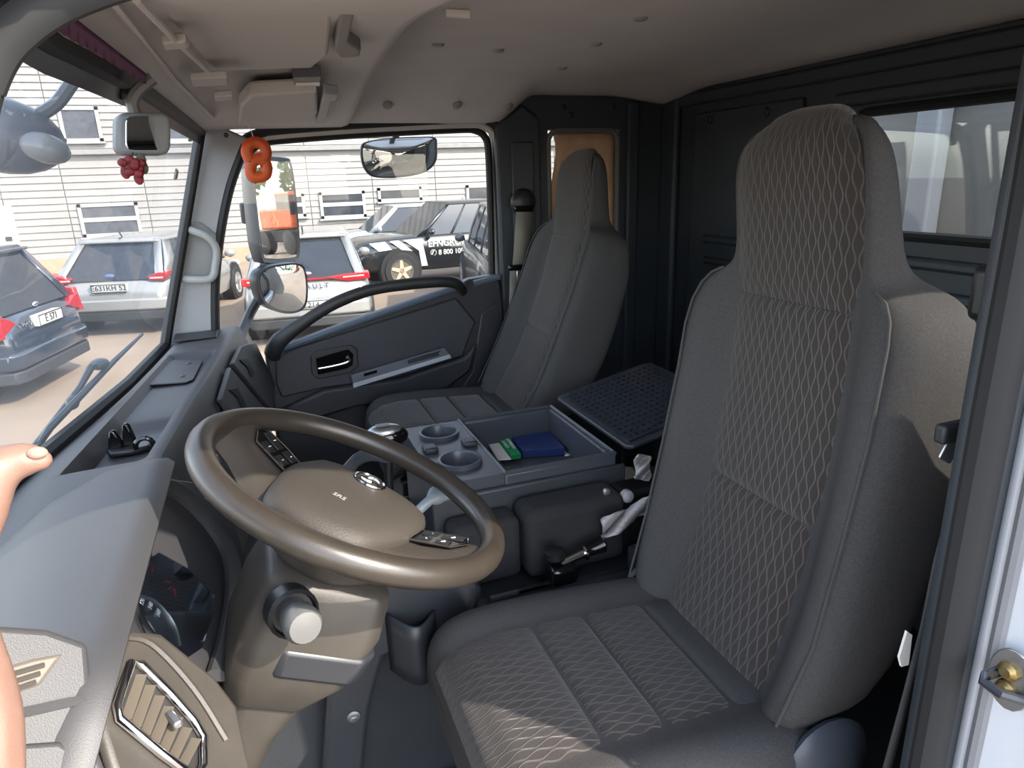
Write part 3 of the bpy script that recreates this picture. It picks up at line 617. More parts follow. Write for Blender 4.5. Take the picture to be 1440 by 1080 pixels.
# centre stack behind the wheel
fo2, fn2 = Vector((interp(XRE, 1.4) + .04, 1.4, .72)), Vector((1, 0.05, .27)).normalized()
b = MB(); b.prism([PPL(x, y, fo2, fn2) for x, y in ((303, 572), (330, 590), (372, 600), (390, 640), (380, 720), (318, 720), (285, 650))], fn2 * .02); cs = b.build('centre_stack', black_pl, dash, bevel=.006)
for px, py, m_ in ((312, 630, M('hazard_red', (190, 40, 40), .4)), (306, 648, silver), (323, 612, black_pl), (338, 640, gloss_black), (350, 618, silver)):
    b = MB(); p = PPL(px, py, fo2 + fn2 * .021, fn2); b.cbox(p, (.006, .036, .020), Matrix.Rotation(-.27, 3, 'Y')); b.build('stack_button', m_, cs, bevel=.002)
b = MB(); b.prism([PPL(x, y, fo2 + fn2 * .012, fn2) for x, y in ((296, 566), (318, 578), (322, 586), (300, 590))], fn2 * .014); b.build('stack_vent', M('vent_grey', (110, 112, 114), .4), cs, bevel=.003)
# instrument hood
rings = []
for i in range(29):
    y = lerp(.42, 1.22, i / 28); e = sstep(.40, .56, y) * (1 - sstep(1.00, 1.20, y)); xf = xb(y) + .02; zh = .838 + .095 * e; xh = lerp(interp(XRE, y) + .002, -.152, e)
    rings.append([Vector((x, y, z)) for x, z in ((xf, .795), (xf + .05, .806 + .012 * e), (lerp(xf + .05, xh, .35), .828 + .060 * e), (lerp(xf + .05, xh, .65), .836 + .088 * e), (xh - .03, zh), (xh - .008, zh - .002), (xh, zh - .010), (xh - .004, zh - .022), (xh - .035, zh - .035), (xh - .09, .80), (xf, .78))])
b = MB(); b.loft(rings); b.build('instrument_hood', dash_m, dash, smooth=50)
# instrument cluster under the hood
co, cn = Vector((-.158, .83, .81)), Vector((.88, -.08, .46)).normalized()
cl = lambda x, y, k=0.: PPL(x, y, co + cn * k, cn)
b = MB(); b.prism([cl(x, y, -.03) for x, y in ((212, 676), (262, 682), (322, 742), (338, 790), (330, 880), (314, 962), (286, 962), (205, 900), (182, 850), (188, 760))], cn * .012); clu = b.build('cluster_surround', M('cluster_shell', (58, 58, 62), .45), dash, bevel=.004)
b = MB(); b.tube(smooth_path([cl(x, y, -.005) for x, y in ((214, 684), (250, 690), (292, 730), (322, 776), (330, 826), (322, 890), (306, 950))], 5), .014, 8, flat=.6); b.build('cluster_cowl', dash_m, clu)
face = [(200, 792), (222, 778), (262, 800), (300, 838), (297, 870), (283, 912), (262, 926), (228, 905), (203, 868), (194, 830)]
b = MB(); b.prism([cl(x, y, -.014) for x, y in face], cn * .002); fc = b.build('gauge_face', M('gauge_face', (20, 24, 34), .3), clu)
b = MB(); b.tube(smooth_path([cl(x, y, -.011) for x, y in ((195, 838), (216, 845), (234, 862), (247, 884), (253, 908))], 5), .0022, 6); b.build('dial_ring', silver, fc)
red = M('dial_red', (200, 30, 30), .4); wht = M('dial_white', (225, 225, 225), .4)
for px, py, ang in ((206, 797, .5), (214, 800, -.3), (203, 808, .2), (236, 818, .9), (239, 827, .4), (246, 832, -.4)):
    b = MB(); p = cl(px, py, -.011); dv = (wu * math.cos(ang) + Vector((.46, 0, -.88)) * math.sin(ang)) * .006; b.tube([p - dv, p + dv], .0012, 5); b.build('dial_mark', red, fc)
for tx, px, py in (('120', 200, 846), ('140', 212, 852), ('160', 223, 862)):
    text('dial_number', tx, wht, cl(px, py, -.0112), wu, Vector((-.46, 0, .88)), .009, fc, .0002)
b = MB(); b.prism([cl(x, y, -.004) for x, y in face], cn * .0015); b.build('gauge_lens', glass_mat('lens', (.85, .9, .95), .18), clu)
# driver's outer vent and the panel around it
vo, vn = Vector((-.140, .60, .83)), Vector((.78, -.30, .55)).normalized()
vp = lambda x, y, k=0.: PPL(x, y, vo + vn * k, vn)
b = MB(); b.prism([vp(x, y, -.02) for x, y in ((168, 893), (215, 898), (290, 958), (322, 1000), (345, 1110), (150, 1120), (118, 1015), (122, 985))], vn * .014); vpn = b.build('vent_panel', dusty, dash, bevel=.008, seg=3)
vent_o = [(186, 931), (199, 934), (240, 976), (272, 1012), (286, 1036), (286, 1075), (276, 1095), (228, 1060), (168, 1010), (164, 992)]
b = MB(); b.prism([vp(x, y, -.007) for x, y in vent_o], vn * .002); b.build('vent_cavity', M('vent_dark', (34, 32, 30), .6), vpn)
b = MB(); b.tube([vp(x, y, -.001) for x, y in vent_o], .0042, 8, closed=True); b.build('vent_trim', chrome, vpn, smooth=50)
vent_m = M('vent_slat', (84, 77, 68), .5)
for k in range(7):
    t = (k + .5) / 7; p0 = vp(lerp(192, 283, t), lerp(938, 1042, t), .000); p1 = vp(lerp(170, 262, t), lerp(1003, 1080, t), .000)
    tv = (p1 - p0).normalized(); sv = vn.cross(tv).normalized()
    b = MB(); b.prism([p0 + sv * .005, p1 + sv * .005, p1 - sv * .003 - vn * .007, p0 - sv * .003 - vn * .007], vn * .0012 + sv * .0008); b.build('vent_slat', vent_m, vpn)
b = MB(); b.cbox(vp(244, 1012, .004), (.008, .022, .008), Matrix.Rotation(.5, 3, 'Z')); b.build('vent_tab', silver, vpn, bevel=.002)
b = MB(); b.tube(smooth_path([vp(x, y, -.004) for x, y in ((166, 896), (212, 905), (272, 968), (318, 1040))], 5), .0035, 6); b.build('panel_ridge', dusty, vpn)
# near end of the dashboard with the side demister
eo, en = Vector((-.16, .50, .87)), Vector((.55, -.62, .55)).normalized()
ep = lambda x, y, k=0.: PPL(x, y, eo + en * k, en)
b = MB(); b.prism([ep(x, y, -.012) for x, y in ((-60, 880), (60, 888), (118, 908), (124, 985), (118, 1020), (160, 1130), (-60, 1150))], en * .012); endp = b.build('end_panel', dash_m, dash, bevel=.006, seg=3)
b = MB(); b.prism([ep(x, y, -.010) for x, y in ((-10, 945), (40, 930), (84, 922), (72, 938), (50, 968), (-10, 988))], en * .012); b.build('demister', M('demister_dark', (92, 86, 78), .5), endp, bevel=.003)
for k in range(3):
    b = MB(); b.tube([ep(-8, 955 + k * 12, .003), ep(62 - k * 6, 935 + k * 12, .003)], .0022, 6); b.build('demister_slat', dusty, endp)
b = MB(); b.tube(smooth_path([ep(x, y, .001) for x, y in ((-20, 1012), (40, 1000), (120, 985), (122, 1010))], 5), .004, 6); b.build('panel_ridge', dash_m, endp)
b = MB(); b.prism([ep(x, y, -.004) for x, y in ((-40, 1068), (20, 1048), (80, 1044), (112, 1062), (140, 1120), (-40, 1140))], en * .008); b.build('fuse_cover', dash_m, endp, bevel=.006, seg=3)
# ================================================================ CENTRE CONSOLE
CX0, CX1, CXB, CY0, CY1, CZ = .30, .735, .452, 1.315, 1.70, .660
con_m = M('console_plastic', (62, 65, 71), .4, bump=.15, bscale=700, var=.06)
con = thing('centre_console', (.52, 1.5, .42), 'grey centre console with two cup holders and an open storage bin', 'console')
b = MB(); b.box((CXB, CY0, .445), (CX1, CY0 + .022, CZ)); b.box((CXB, CY1 - .022, .42), (CX1, CY1, CZ)); b.box((CXB, CY0 + .02, .42), (CXB + .016, CY1 - .02, CZ)); b.box((CX1 - .018, CY0 + .02, .42), (CX1, CY1 - .02, CZ)); b.box((CXB + .01, CY0 + .01, .445), (CX1 - .01, CY1 - .01, .571))
b.build('storage_bin', con_m, con, bevel=.005)
b = MB(); rim_ = [(CXB + .004, CY0 + .004), (CX1 - .004, CY0 + .004), (CX1 - .004, CY1 - .004), (CXB + .004, CY1 - .004)]
b.tube([Vector((x, y, CZ)) for x, y in rim_], .007, 6, closed=True); b.build('bin_rim', con_m, con)
# cup holder plate: two square cells with round openings
ycut = 1.515; cups = ((.378, 1.418, CY0 + .004, ycut), (.378, 1.612, ycut, CY1 - .004))
b = MB()
for cx, cy, y0, y1 in cups:
    n = 24; sq = []; ci = []
    for i in range(n):
        a = 2 * math.pi * i / n; ca, sa = math.cos(a), math.sin(a); k = 1 / max(abs(ca), abs(sa))
        sq.append(Vector((lerp(CX0, CXB, (ca * k + 1) / 2), lerp(y0, y1, (sa * k + 1) / 2), CZ + .002))); ci.append(Vector((cx + .046 * ca, cy + .046 * sa, CZ + .002)))
    b.loft([[p - Vector((0, 0, .2)) for p in sq], sq, ci], caps=False)
cp = b.build('cup_plate', con_m, con, smooth=30)
for cx, cy, y0, y1 in cups:
    b = MB(); b.lathe([(.052, .000), (.052, .010), (.046, .011), (.043, .006), (.040, -.075), (.005, -.078)], (cx, cy, CZ + .002), (0, 0, 1), 26, caps=False); b.build('cup_holder', M('cup_grey', (62, 66, 73), .35, var=.05), cp, smooth=40)
for x, y in ((.43, 1.515), (.33, 1.515)):
    b = MB(); b.cbox((x, y, CZ + .008), (.035, .04, .016)); b.build('cup_clip', dash_dark, cp, bevel=.005)
b = MB(); b.box((CX0 - .02, CY0 - .012, .445), (CX1 + .02, CY0 + .001, .635)); b.build('console_side', M('console_side', (48, 50, 55), .5, bump=.2), con, bevel=.006)
# open lid, its ribbed inside facing up
lo = Vector((CX1 + .012, 1.5, CZ + .012)); la = Vector((math.cos(.22), 0, math.sin(.22))); lb = Vector((0, 1, 0)); ln_ = Vector((-math.sin(.22), 0, math.cos(.22)))
LP = lambda a, y, h=0.: lo + la * a + lb * y + ln_ * h
b = MB(); b.prism([LP(.004, -.20), LP(.016, -.215), (LP(.30, -.215)), LP(.32, -.20), LP(.32, .19), LP(.30, .205), LP(.016, .205), LP(.004, .19)], ln_ * .012); lid = b.build('lid', M('lid_dark', (44, 47, 53), .4), con, bevel=.004)
b = MB()
for i in range(17): a = .022 + i * .0176; b.prism([LP(a, -.195, .012), LP(a + .009, -.195, .012), LP(a + .009, .185, .012), LP(a, .185, .012)], ln_ * .003)
for j in range(15): y = -.195 + j * .026; b.prism([LP(.02, y, .0125), LP(.305, y, .0125), LP(.305, y + .012, .0125), LP(.02, y + .012, .0125)], ln_ * .003)
b.build('lid_ribs', M('lid_ribs', (40, 44, 52), .25), lid)
# things lying in the bin
def flat(name, pts, z, h, m_, label, cat, group=None):
    b = MB(); b.prism([PZ(x, y, z) for x, y in pts], (0, 0, h)); return tag(b.build(name, m_, bevel=.001), label, cat, group)
blue = M('book_blue', (36, 52, 104), .4); green = M('book_green', (20, 140, 84), .4); paper = M('paper_white', (226, 224, 218), .7)
bb = [PZ(x, y, .572) for x, y in ((712, 616), (772, 613), (797, 641), (734, 645))]
bc_ = sum(bb, Vector()) / 4; bb = [bc_ + (p - bc_) * .94 for p in bb]; bb = [Vector((p.x, max(p.y, 1.345), p.z)) for p in bb]
bk = thing('book', bb[3], 'dark blue book lying in the open console bin', 'book')
b = MB(); b.prism(bb, (0, 0, .022)); b.build('cover', blue, bk, bevel=.001)
gp = [PZ(x, y, .577) for x, y in ((697, 618), (711, 616), (733, 645), (719, 647))]
gb = thing('booklet', gp[3], 'green booklet with white lettering beside the blue book', 'booklet')
b = MB(); b.prism(gp, (0, 0, .014)); b.build('cover', green, gb, bevel=.001)
gd = (gp[2] - gp[1]).normalized(); gr = (gp[0] - gp[1]).normalized()
for k in range(2): text('cover_lettering', ('ДОКУМЕНТЫ', 'НА АВТО')[k], paper, (gp[0] + gp[1] + gp[2] + gp[3]) / 4 + Vector((0, 0, .0145)) - gr * (.008 - .016 * k) , gd, -gr, .012, gb, .0002)
flat('paper_sheet', ((684, 622), (698, 619), (719, 647), (700, 648)), .580, .004, paper, 'white folded papers between green booklet and bin side', 'paper')
flat('paper_sheet', ((774, 622), (786, 620), (806, 641), (795, 643)), .568, .004, paper, 'white paper sticking out beyond the blue book', 'paper')
# gear lever
gl = thing('gear_lever', PY(545, 640, 1.45), 'gear lever with silver and black knob beside the cup holders', 'gear lever')
gk = PY(545, 611, 1.45)
b = MB(); b.tube([gk + Vector((-.02, 0, -.30)), gk + Vector((0, 0, -.01))], [.012, .010], 10); b.build('shaft', black_pl, gl)
b = MB(); b.ball(gk + Vector((0, 0, -.006)), (.048, .028, .026), 16, 9); b.build('knob', gloss_black, gl, smooth=80)
b = MB(); b.ball(gk + Vector((-.006, 0, .008)), (.043, .024, .018), 16, 9); kc = b.build('knob_cap', silver, gl, smooth=80)
b = MB(); b.cbox(gk + Vector((-.01, -.004, .0255)), (.03, .02, .002)); b.build('shift_pattern', M('pattern_dark', (60, 62, 64), .4), kc)
b = MB(); b.lathe([(.06, 0), (.045, .04), (.03, .06), (.032, .08), (.014, .10)], gk + Vector((-.02, 0, -.30)), (0, 0, 1), 16); b.build('boot', black_pl, gl, smooth=60)
# folded middle cushion hanging on the driver's side of the console
b = MB(); b.box((.46, 1.20, .45), (.70, 1.300, .612)); mid = thing('middle_cushion', (.55, 1.25, .45), 'folded black cloth cushion against the driver side of the console', 'cushion')
b.build('cushion', M('black_cloth', (34, 34, 36), .9, bump=.4, bscale=900), mid, bevel=.022, seg=4)
b = MB(); b.box((.30, 1.225, .45), (.455, 1.300, .595)); b.build('cushion_end', M('black_cloth', (34, 34, 36), .9, bump=.4, bscale=900), mid, bevel=.018, seg=3)
b = MB(); b.box((.705, 1.225, .45), (.86, 1.300, .60)); mech = b.build('hinge_housing', black_pl, mid, bevel=.012, seg=3)
b = MB(); b.tube(smooth_path([PY(x, y, 1.212) for x, y in ((832, 728), (815, 724), (800, 722), (796, 726))], 4), [.011] * 13, 8, flat=.5); b.build('release_lever', gloss_black, mid)
b = MB(); b.lathe([(.009, 0), (.009, .006), (.004, .008)], PY(852, 691, 1.224), (0, -1, 0), 12); b.build('hinge_bolt', silver, mid)
b = MB(); b.lathe([(.016, 0), (.014, .012), (.006, .016)], PY(880, 697, 1.222), (0, -1, .2), 12); b.build('hinge_cap', M('cap_grey', (150, 150, 150), .4), mid)
# rag
rag = M('rag_grey', (168, 164, 164), .95, bump=.4, bscale=400, var=.12, vscale=40)
def ragf(u, v):
    p = PY(lerp(846, 915, u), lerp(742, 706, u) + lerp(-10, 16, v) * (1 + .3 * math.sin(u * 7)), 1.17 - .03 * math.sin(u * 8 + v * 6)); return p
b = MB(); b.grid(ragf, 18, 10); tag(b.build('rag', rag, solid=.006, sub=1), 'crumpled pale grey rag beside the driver seat back', 'rag')
def ragg(u, v): return PY(lerp(893, 915, u), lerp(640, 675, v), 1.22 - .02 * math.sin(u * 6 + v * 9))
b = MB(); b.grid(ragg, 10, 10); tag(b.build('rag', rag, solid=.006, sub=1), 'end of pale cloth hanging below the open console lid', 'rag')
# low tray with hand brake between driver seat and console
TZ = .43
def PZC(x, y, z): q = PZ(x, y, z); return Vector((q.x, min(1.194, max(1.110, q.y)), q.z))
tr = thing('tunnel_tray', PZ(715, 800, .42), 'low dark tray with ribs between driver seat and console', 'tray')
b = MB(); b.prism([PZC(x, y, TZ) for x, y in ((648, 842), (664, 812), (690, 770), (756, 762), (790, 770), (850, 745), (905, 742), (930, 850), (800, 858))], (0, 0, -.06)); b.build('tray_body', con_m, tr, bevel=.012, seg=3)
b = MB(); b.prism([PZC(x, y, TZ + .002) for x, y in ((676, 822), (694, 778), (735, 770), (764, 806), (720, 816))], (0, 0, .004)); b.build('tray_mat', dash_dark, tr, bevel=.002)
for q in (((678, 822), (758, 808)), ((693, 778), (735, 770)), ((690, 800), (742, 790))):
    b = MB(); b.tube([PZC(x, y, TZ + .008) for x, y in q], .006 if q[0][1] != 800 else .003, 6); b.build('tray_rib', con_m, tr)
b = MB(); b.prism([PZC(x, y, TZ) for x, y in ((742, 762), (775, 768), (800, 800), (775, 806))], (0, 0, .03)); b.build('tray_ridge', con_m, tr, bevel=.01, seg=3)
b = MB(); b.prism([PZC(x, y, TZ) for x, y in ((862, 770), (900, 730), (925, 735), (925, 830), (880, 800))], (0, 0, .06)); b.build('tray_end', con_m, tr, bevel=.012, seg=3)
hb = thing('hand_brake', PZ(795, 800, TZ), 'chrome and black hand brake lever on the low tray', 'hand brake')
h0, h1 = PY(792, 792, 1.145), PY(850, 764, 1.15)
hd = (h1 - h0)
b = MB(); b.tube([h0 - hd * .05, h0 + hd * .6], .009, 10); b.build('rod', chrome, hb)
b = MB(); b.tube([h0 + hd * .55, h0 + hd * .62, h0 + hd * .7, h0 + hd * .95, h0 + hd * 1.0], [.012, .012, .013, .018, .012], 12); b.build('grip', gloss_black, hb)
b = MB(); b.tube([h0 + hd * .50, h0 + hd * .54], .016, 12); b.build('collar', chrome, hb)
b = MB(); b.cbox(h0 + Vector((-.005, 0, -.02)), (.06, .05, .045)); b.build('base', gloss_black, hb, bevel=.012, seg=3)
b = MB(); b.lathe([(.022, 0), (.022, .014), (.012, .02)], PY(780, 783, 1.15), (0, 0, 1), 14); b.build('valve_cap', black_pl, hb)

# ---- side of the engine tunnel under the dash, with its pocket
ts = thing('tunnel_side_panel', PZ(500, 1040, .05), 'dark blue-grey panel of the tunnel side with screw, by the pedals', 'panel')
tsm = M('tunnel_side', (42, 45, 50), .45, bump=.15, bscale=700)
b = MB(); b.prism([PY(x, y, 1.14) for x, y in ((520, 820), (545, 800), (640, 790), (680, 830), (660, 900), (560, 915), (540, 925), (520, 1000), (508, 1120), (452, 1120), (462, 960), (490, 880))], (0, .03, 0)); b.build('side_panel', tsm, ts, bevel=.01, seg=3)
b = MB(); b.lathe([(.013, 0), (.013, .003), (.008, .004), (.006, -.002)], PY(497, 1007, 1.139), (0, -1, 0), 14); b.build('screw', silver, ts)
pk = [Vector((p.x, p.y, p.z)) for p in (PY(542, 875, 1.138), PY(614, 884, 1.138), PY(614, 936, 1.138), PY(590, 938, 1.138), PY(541, 915, 1.138))]
b = MB(); x0, x1 = pk[0].x, pk[1].x; zt0, zb0 = pk[0].z, pk[2].z
rings = []
for z in (zb0, zt0):
    rings.append([Vector((lerp(x0, x1, i / 10), 1.138 - .055 * math.sin(math.pi * i / 10), z + .02 * (1 - i / 10))) for i in range(11)])
b.grid(lambda u, v: rings[0][int(round(u * 10))].lerp(rings[1][int(round(u * 10))], v), 10, 4); b.build('side_pocket', tsm, ts, solid=.006, smooth=60)
# pedals and rubber mat
fm = thing('floor_mat', (.05, .85, ZF), 'worn black rubber mat in the driver foot well', 'mat')
b = MB(); b.grid(lambda u, v: Vector((lerp(-.28, .24, u), lerp(.50, 1.14, v), ZF + .012 + .012 * sstep(.85, 1, v) + .03 * sstep(.2, 0, u))), 20, 20); b.build('mat_sheet', M('mat_worn', (16, 17, 18), .5, var=0, col2=(40, 41, 43), vscale=7, bump=.6, bscale=150), fm, solid=.008)
for i in range(7):
    b = MB(); b.box((-.2 + i * .05, .56, ZF + .012), (-.185 + i * .05, 1.04, ZF + .02)); b.build('mat_rib', rubber, fm)
for k, (y, lb_) in enumerate(((.70, 'clutch pedal with ribbed rubber pad, nearest the driver door'), (1.00, 'accelerator pedal with ribbed rubber pad, by the tunnel side'))):
    pd = thing('pedal', (-.10, y, .10), lb_, 'pedal', 'foot pedals'); rot = Matrix.Rotation(-.7, 3, 'Y')
    b = MB(); b.cbox((-.10, y, .13), (.10, .075, .014), rot); b.build('pad', rubber, pd, bevel=.004)
    for q in range(4): b = MB(); b.cbox(Vector((-.10, y, .13)) + rot @ Vector((-.036 + q * .024, 0, .008)), (.008, .07, .006), rot); b.build('pad_rib', rubber, pd)
    b = MB(); b.tube([Vector((-.12, y, .14)), Vector((-.20, y, .25)), Vector((-.25, y, .40))], .012, 8); b.build('pedal_arm', black_pl, pd)

# ================================================================ SEAT BELTS
def strap(name, pts, m_, parent):
    """ribbon through pairs of (left px, right px, y-plane)"""
    b = MB(); L = [(PY(a, y, yy), PY(c_, y2, yy2)) for a, y, yy, c_, y2, yy2 in pts]
    k = b.add([p for q in L for p in q], [(2 * i, 2 * i + 1, 2 * i + 3, 2 * i + 2) for i in range(len(L) - 1)]); return b.build(name, m_, parent, solid=.003, smooth=60)
sb = thing('seat_belt', PY(735, 470, 2.43), 'grey seat belt on the pillar behind the passenger door', 'seat belt')
b = MB(); b.ball(PY(736, 285, 2.435), (.052, .022, .052), 14, 9); b.build('upper_guide', black_pl, sb, smooth=80)
b = MB(); b.cbox(PY(736, 293, 2.42), (.075, .018, .02)); b.build('guide_slot', gloss_black, sb, bevel=.004)
strap('webbing', ((726, 298, 2.415, 748, 298, 2.415), (724, 335, 2.41, 745, 335, 2.41), (721, 374, 2.405, 742, 374, 2.405)), strap_m, sb)
strap('webbing', ((717, 380, 2.41, 735, 380, 2.41), (716, 420, 2.42, 727, 420, 2.42), (714, 470, 2.43, 722, 470, 2.43)), strap_m, sb)
b = MB(); b.cbox(PY(728, 376, 2.402), (.075, .02, .022)); b.build('tongue_grip', gloss_black, sb, bevel=.006)
b = MB(); b.cbox(PY(731, 388, 2.400), (.026, .006, .045)); b.build('tongue', silver, sb, bevel=.003)
db = thing('seat_belt', PY(1330, 900, .47), 'dark seat belt hanging beside the driver seat at the door pillar', 'seat belt')
b = MB(); b.cbox(PY(1392, 412, .485), (.03, .03, .06)); b.build('upper_guide', black_pl, db, bevel=.01, seg=3)
strap('webbing', ((1383, 425, .48, 1400, 425, .48), (1368, 520, .48, 1386, 520, .48), (1346, 640, .48, 1366, 640, .48), (1330, 720, .48, 1346, 720, .48), (1312, 790, .478, 1328, 790, .478), (1294, 880, .475, 1306, 880, .475), (1268, 980, .47, 1278, 980, .47), (1238, 1090, .465, 1248, 1090, .465)), strap_dark, db)
b = MB(); b.cbox(PY(1344, 606, .472), (.05, .014, .022)); b.build('tongue_grip', dash_dark, db, bevel=.004)
b = MB(); b.cbox(PY(1338, 628, .470), (.022, .004, .035), Matrix.Rotation(.5, 3, 'Y')); b.build('tongue', silver, db, bevel=.002)
b = MB(); b.prism([PY(x, y, .468) for x, y in ((1276, 888), (1283, 893), (1278, 935), (1268, 938), (1265, 925))], (0, .003, 0)); b.build('belt_label', paper, db)
# door striker on the white pillar
st_o = Vector((.612, .33, .8)); 
stp = lambda x, y, k=0.: PX(x, y, .639 - k)
sk = thing('door_striker', stp(1410, 955), 'steel door striker bolted to the white door pillar', 'striker')
b = MB(); c0 = stp(1424, 955); b.prism([c0 + Vector((0, .022 * math.cos(a) , .034 * math.sin(a))) for a in [i * math.pi / 8 for i in range(16)]], (-.004, 0, 0)); b.build('plate', silver, sk, bevel=.001)
b = MB(); b.tube([stp(1438, 985, .004), stp(1405, 975, .03), stp(1382, 958, .03), stp(1386, 950, .028), stp(1404, 944, .004)], .005, 8); b.build('loop', M('steel_dark', (70, 74, 82), .3, metal=.8), sk)
for px, py in ((1420, 943), (1416, 968)):
    b = MB(); b.lathe([(.010, 0), (.010, .004), (.006, .008)], stp(px, py, .004), (-1, 0, 0), 8); b.build('bolt', M('brass_zinc', (150, 128, 84), .35, metal=.8), sk)

# ================================================================ MIRRORS AND THINGS THAT HANG
im = thing('interior_mirror', PY(203, 130, 1.20), 'small rounded interior mirror under the windscreen header', 'mirror')
def rr_px(x0, y0, x1, y1, r, n=4):
    return [(x, y) for x, y in rrect(x0, x1, y0, y1, r, n)]
b = MB(); b.prism([PY(x, y, 1.20) for x, y in rr_px(164, 158, 241, 218, 14)], (-.012, .035, 0)); b.build('housing', M('mirror_shell', (104, 106, 108), .5), im, bevel=.006, seg=3)
mo = PY(208, 190, 1.197)
mn = (Vector((.9, .25, .12)).normalized() - (mo - CAM).normalized()).normalized()
b = MB(); b.prism([PPL(x, y, mo - Vector((0, .012, 0)), mn) for x, y in rr_px(178, 163, 232, 211, 10)], -mn * .002); b.build('mirror_glass', mirror_m, im, smooth=0)
b = MB(); b.tube(smooth_path([PY(x, y, 1.22) for x, y in ((190, 160), (186, 145), (192, 130), (205, 118), (215, 110))], 4), .009, 8); b.build('stem', M('mirror_shell', (104, 106, 108), .5), im)
fl = thing('rose_ornament', PY(188, 250, 1.19), 'small red artificial rose hanging under the interior mirror', 'ornament')
fp = PY(187, 233, 1.19); rosem = M('rose_red', (104, 16, 28), .6, var=.25, vscale=60); lf = M('rose_leaf', (66, 62, 50), .7)
for k in range(11):
    a = k * 2.4; r = .003 + .0011 * k
    b = MB(); b.ball(fp + Vector((r * math.cos(a), -.006 + .003 * (k % 3), r * math.sin(a) * .9)), (.0075, .005, .0065), 8, 5); b.build('petal', rosem, fl)
for k, (dx, dz) in enumerate(((-.012, -.009), (.013, -.003), (.004, -.018), (.012, .008))):
    b = MB(); b.ball(fp + Vector((dx, .004, dz)), (.007, .003, .010), 8, 5); b.build('leaf', lf if k % 2 else rosem, fl)
b = MB(); b.tube([fp + Vector((0, 0, .01)), PY(187, 214, 1.195)], .001, 5); b.build('cord', black_pl, fl)
b = MB(); b.lathe([(.014, -.002), (.014, .002), (.010, .005)], WS(247, 245, -.01), (1, 0, -.3), 16); tag(b.build('suction_cup', M('cup_tan', (150, 140, 128), .5)), 'small round suction cup stuck on the windscreen', 'suction cup')
# orange figure hanging from the overhead panel
og = thing('hanging_ornament', PY(361, 252, 2.15), 'orange looped ornament hanging on a thin cord by the passenger window', 'ornament')
om = M('orange_plastic', (200, 80, 28), .45, var=.08)
def ribbon(pts, wd, parent, name='ornament_body'):
    pp = smooth_path([PY(x, y, 2.15) for x, y in pts], 5); b = MB(); b.tube(pp, wd * .5, 8, flat=1.9, up=(0, 1, 0)); return b.build(name, om, parent, smooth=60)
ribbon(((351, 226), (347, 214), (350, 204), (360, 200), (370, 204), (374, 213), (372, 221), (362, 224), (354, 229)), .0165, og)
ribbon(((354, 229), (352, 240), (356, 248), (366, 249), (374, 245), (375, 234), (372, 228), (364, 229)), .0165, og)
b = MB(); b.tube([PY(358, 200, 2.15), PY(352, 180, 2.15), PY(322, 138, 2.06)], .0012, 5); b.build('cord', M('cord_white', (220, 214, 204), .7), og)
# purple pennant along the windscreen header
def penn(u, v):
    px = lerp(80, 206, u); py = lerp(22, 110, u) + lerp(-14, 13, v) * lerp(1.2, .45, u); p = PZ(px, py, 1.452); return p + Vector((0, 0, .0015 * math.sin(u * 60) * v))
b = MB(); b.grid(penn, 30, 6); tag(b.build('pennant', M('purple_velvet', (74, 28, 62), .9, var=.2, vscale=30), solid=.004), 'dark purple pennant with fringe along the windscreen header', 'pennant')
# phone holder in the near tray
ph = thing('phone_holder', PZ(185, 640, .80), 'black folding phone holder lying in the dashboard tray', 'phone holder')
zt2 = .797
b = MB(); b.prism([PZ(x, y, zt2) for x, y in ((150, 638), (165, 630), (200, 622), (214, 628), (212, 634), (186, 641), (154, 645))], (0, 0, .012)); b.build('base', black_pl, ph, bevel=.004)
for q in (((151, 634), (174, 630), (159, 606), (152, 607)), ((172, 628), (193, 628), (178, 596), (170, 597))):
    p = [PZ(x, y, zt2 + .010) for x, y in q[:2]]; yy = (p[0].y + p[1].y) / 2
    b = MB(); b.prism([PY(x, y, yy) for x, y in q], (.004, .010, 0)); jw = b.build('jaw', gloss_black, ph, bevel=.003)
c0 = PZ(204, 626, zt2 + .022)
b = MB(); b.tube([c0 + Vector((.016 * math.cos(a), -.004, .016 * math.sin(a))) for a in [-.6 + i * .45 for i in range(10)]], .005, 8); b.build('clamp_ring', gloss_black, ph)

# ================================================================ THE PHOTOGRAPHER'S HAND ON THE DOOR FRAME
def DP(px, py, d): return CAM + ray(px, py) * (d / FPX)
sk_v = [((-70, 900, .40), .024), ((-75, 820, .405), .020), ((-62, 765, .41), .021), ((-45, 715, .415), .022), ((-24, 682, .42), .019), ((0, 660, .424), .0145), ((25, 648, .428), .0118), ((47, 646, .43), .0102), ((57, 647, .431), .0075),
        ((-52, 1010, .39), .029), ((-58, 1120, .38), .032), ((-70, 1300, .37), .036),
        ((-70, 640, .45), .0125), ((-62, 596, .48), .0100), ((-82, 570, .51), .0092), ((-115, 575, .53), .008),
        ((-110, 655, .455), .0125), ((-112, 606, .49), .0100), ((-132, 582, .52), .0092), ((-165, 590, .54), .008),
        ((-140, 690, .45), .012), ((-152, 648, .485), .0095), ((-172, 628, .51), .0088), ((-200, 636, .525), .0078),
        ((-150, 740, .44), .0115), ((-175, 705, .47), .0085), ((-195, 690, .49), .0078), ((-218, 698, .50), .007)]
sk_e = [(0, 1), (1, 2), (2, 3), (3, 4), (4, 5), (5, 6), (6, 7), (7, 8), (0, 9), (9, 10), (10, 11), (4, 12), (12, 13), (13, 14), (14, 15), (3, 16), (16, 17), (17, 18), (18, 19), (2, 20), (20, 21), (21, 22), (22, 23), (1, 24), (24, 25), (25, 26), (26, 27)]
P0 = DP(-90, 1300, .37)
person = thing('person', P0, 'bare hand of the photographer gripping the door frame at the left edge', 'person')
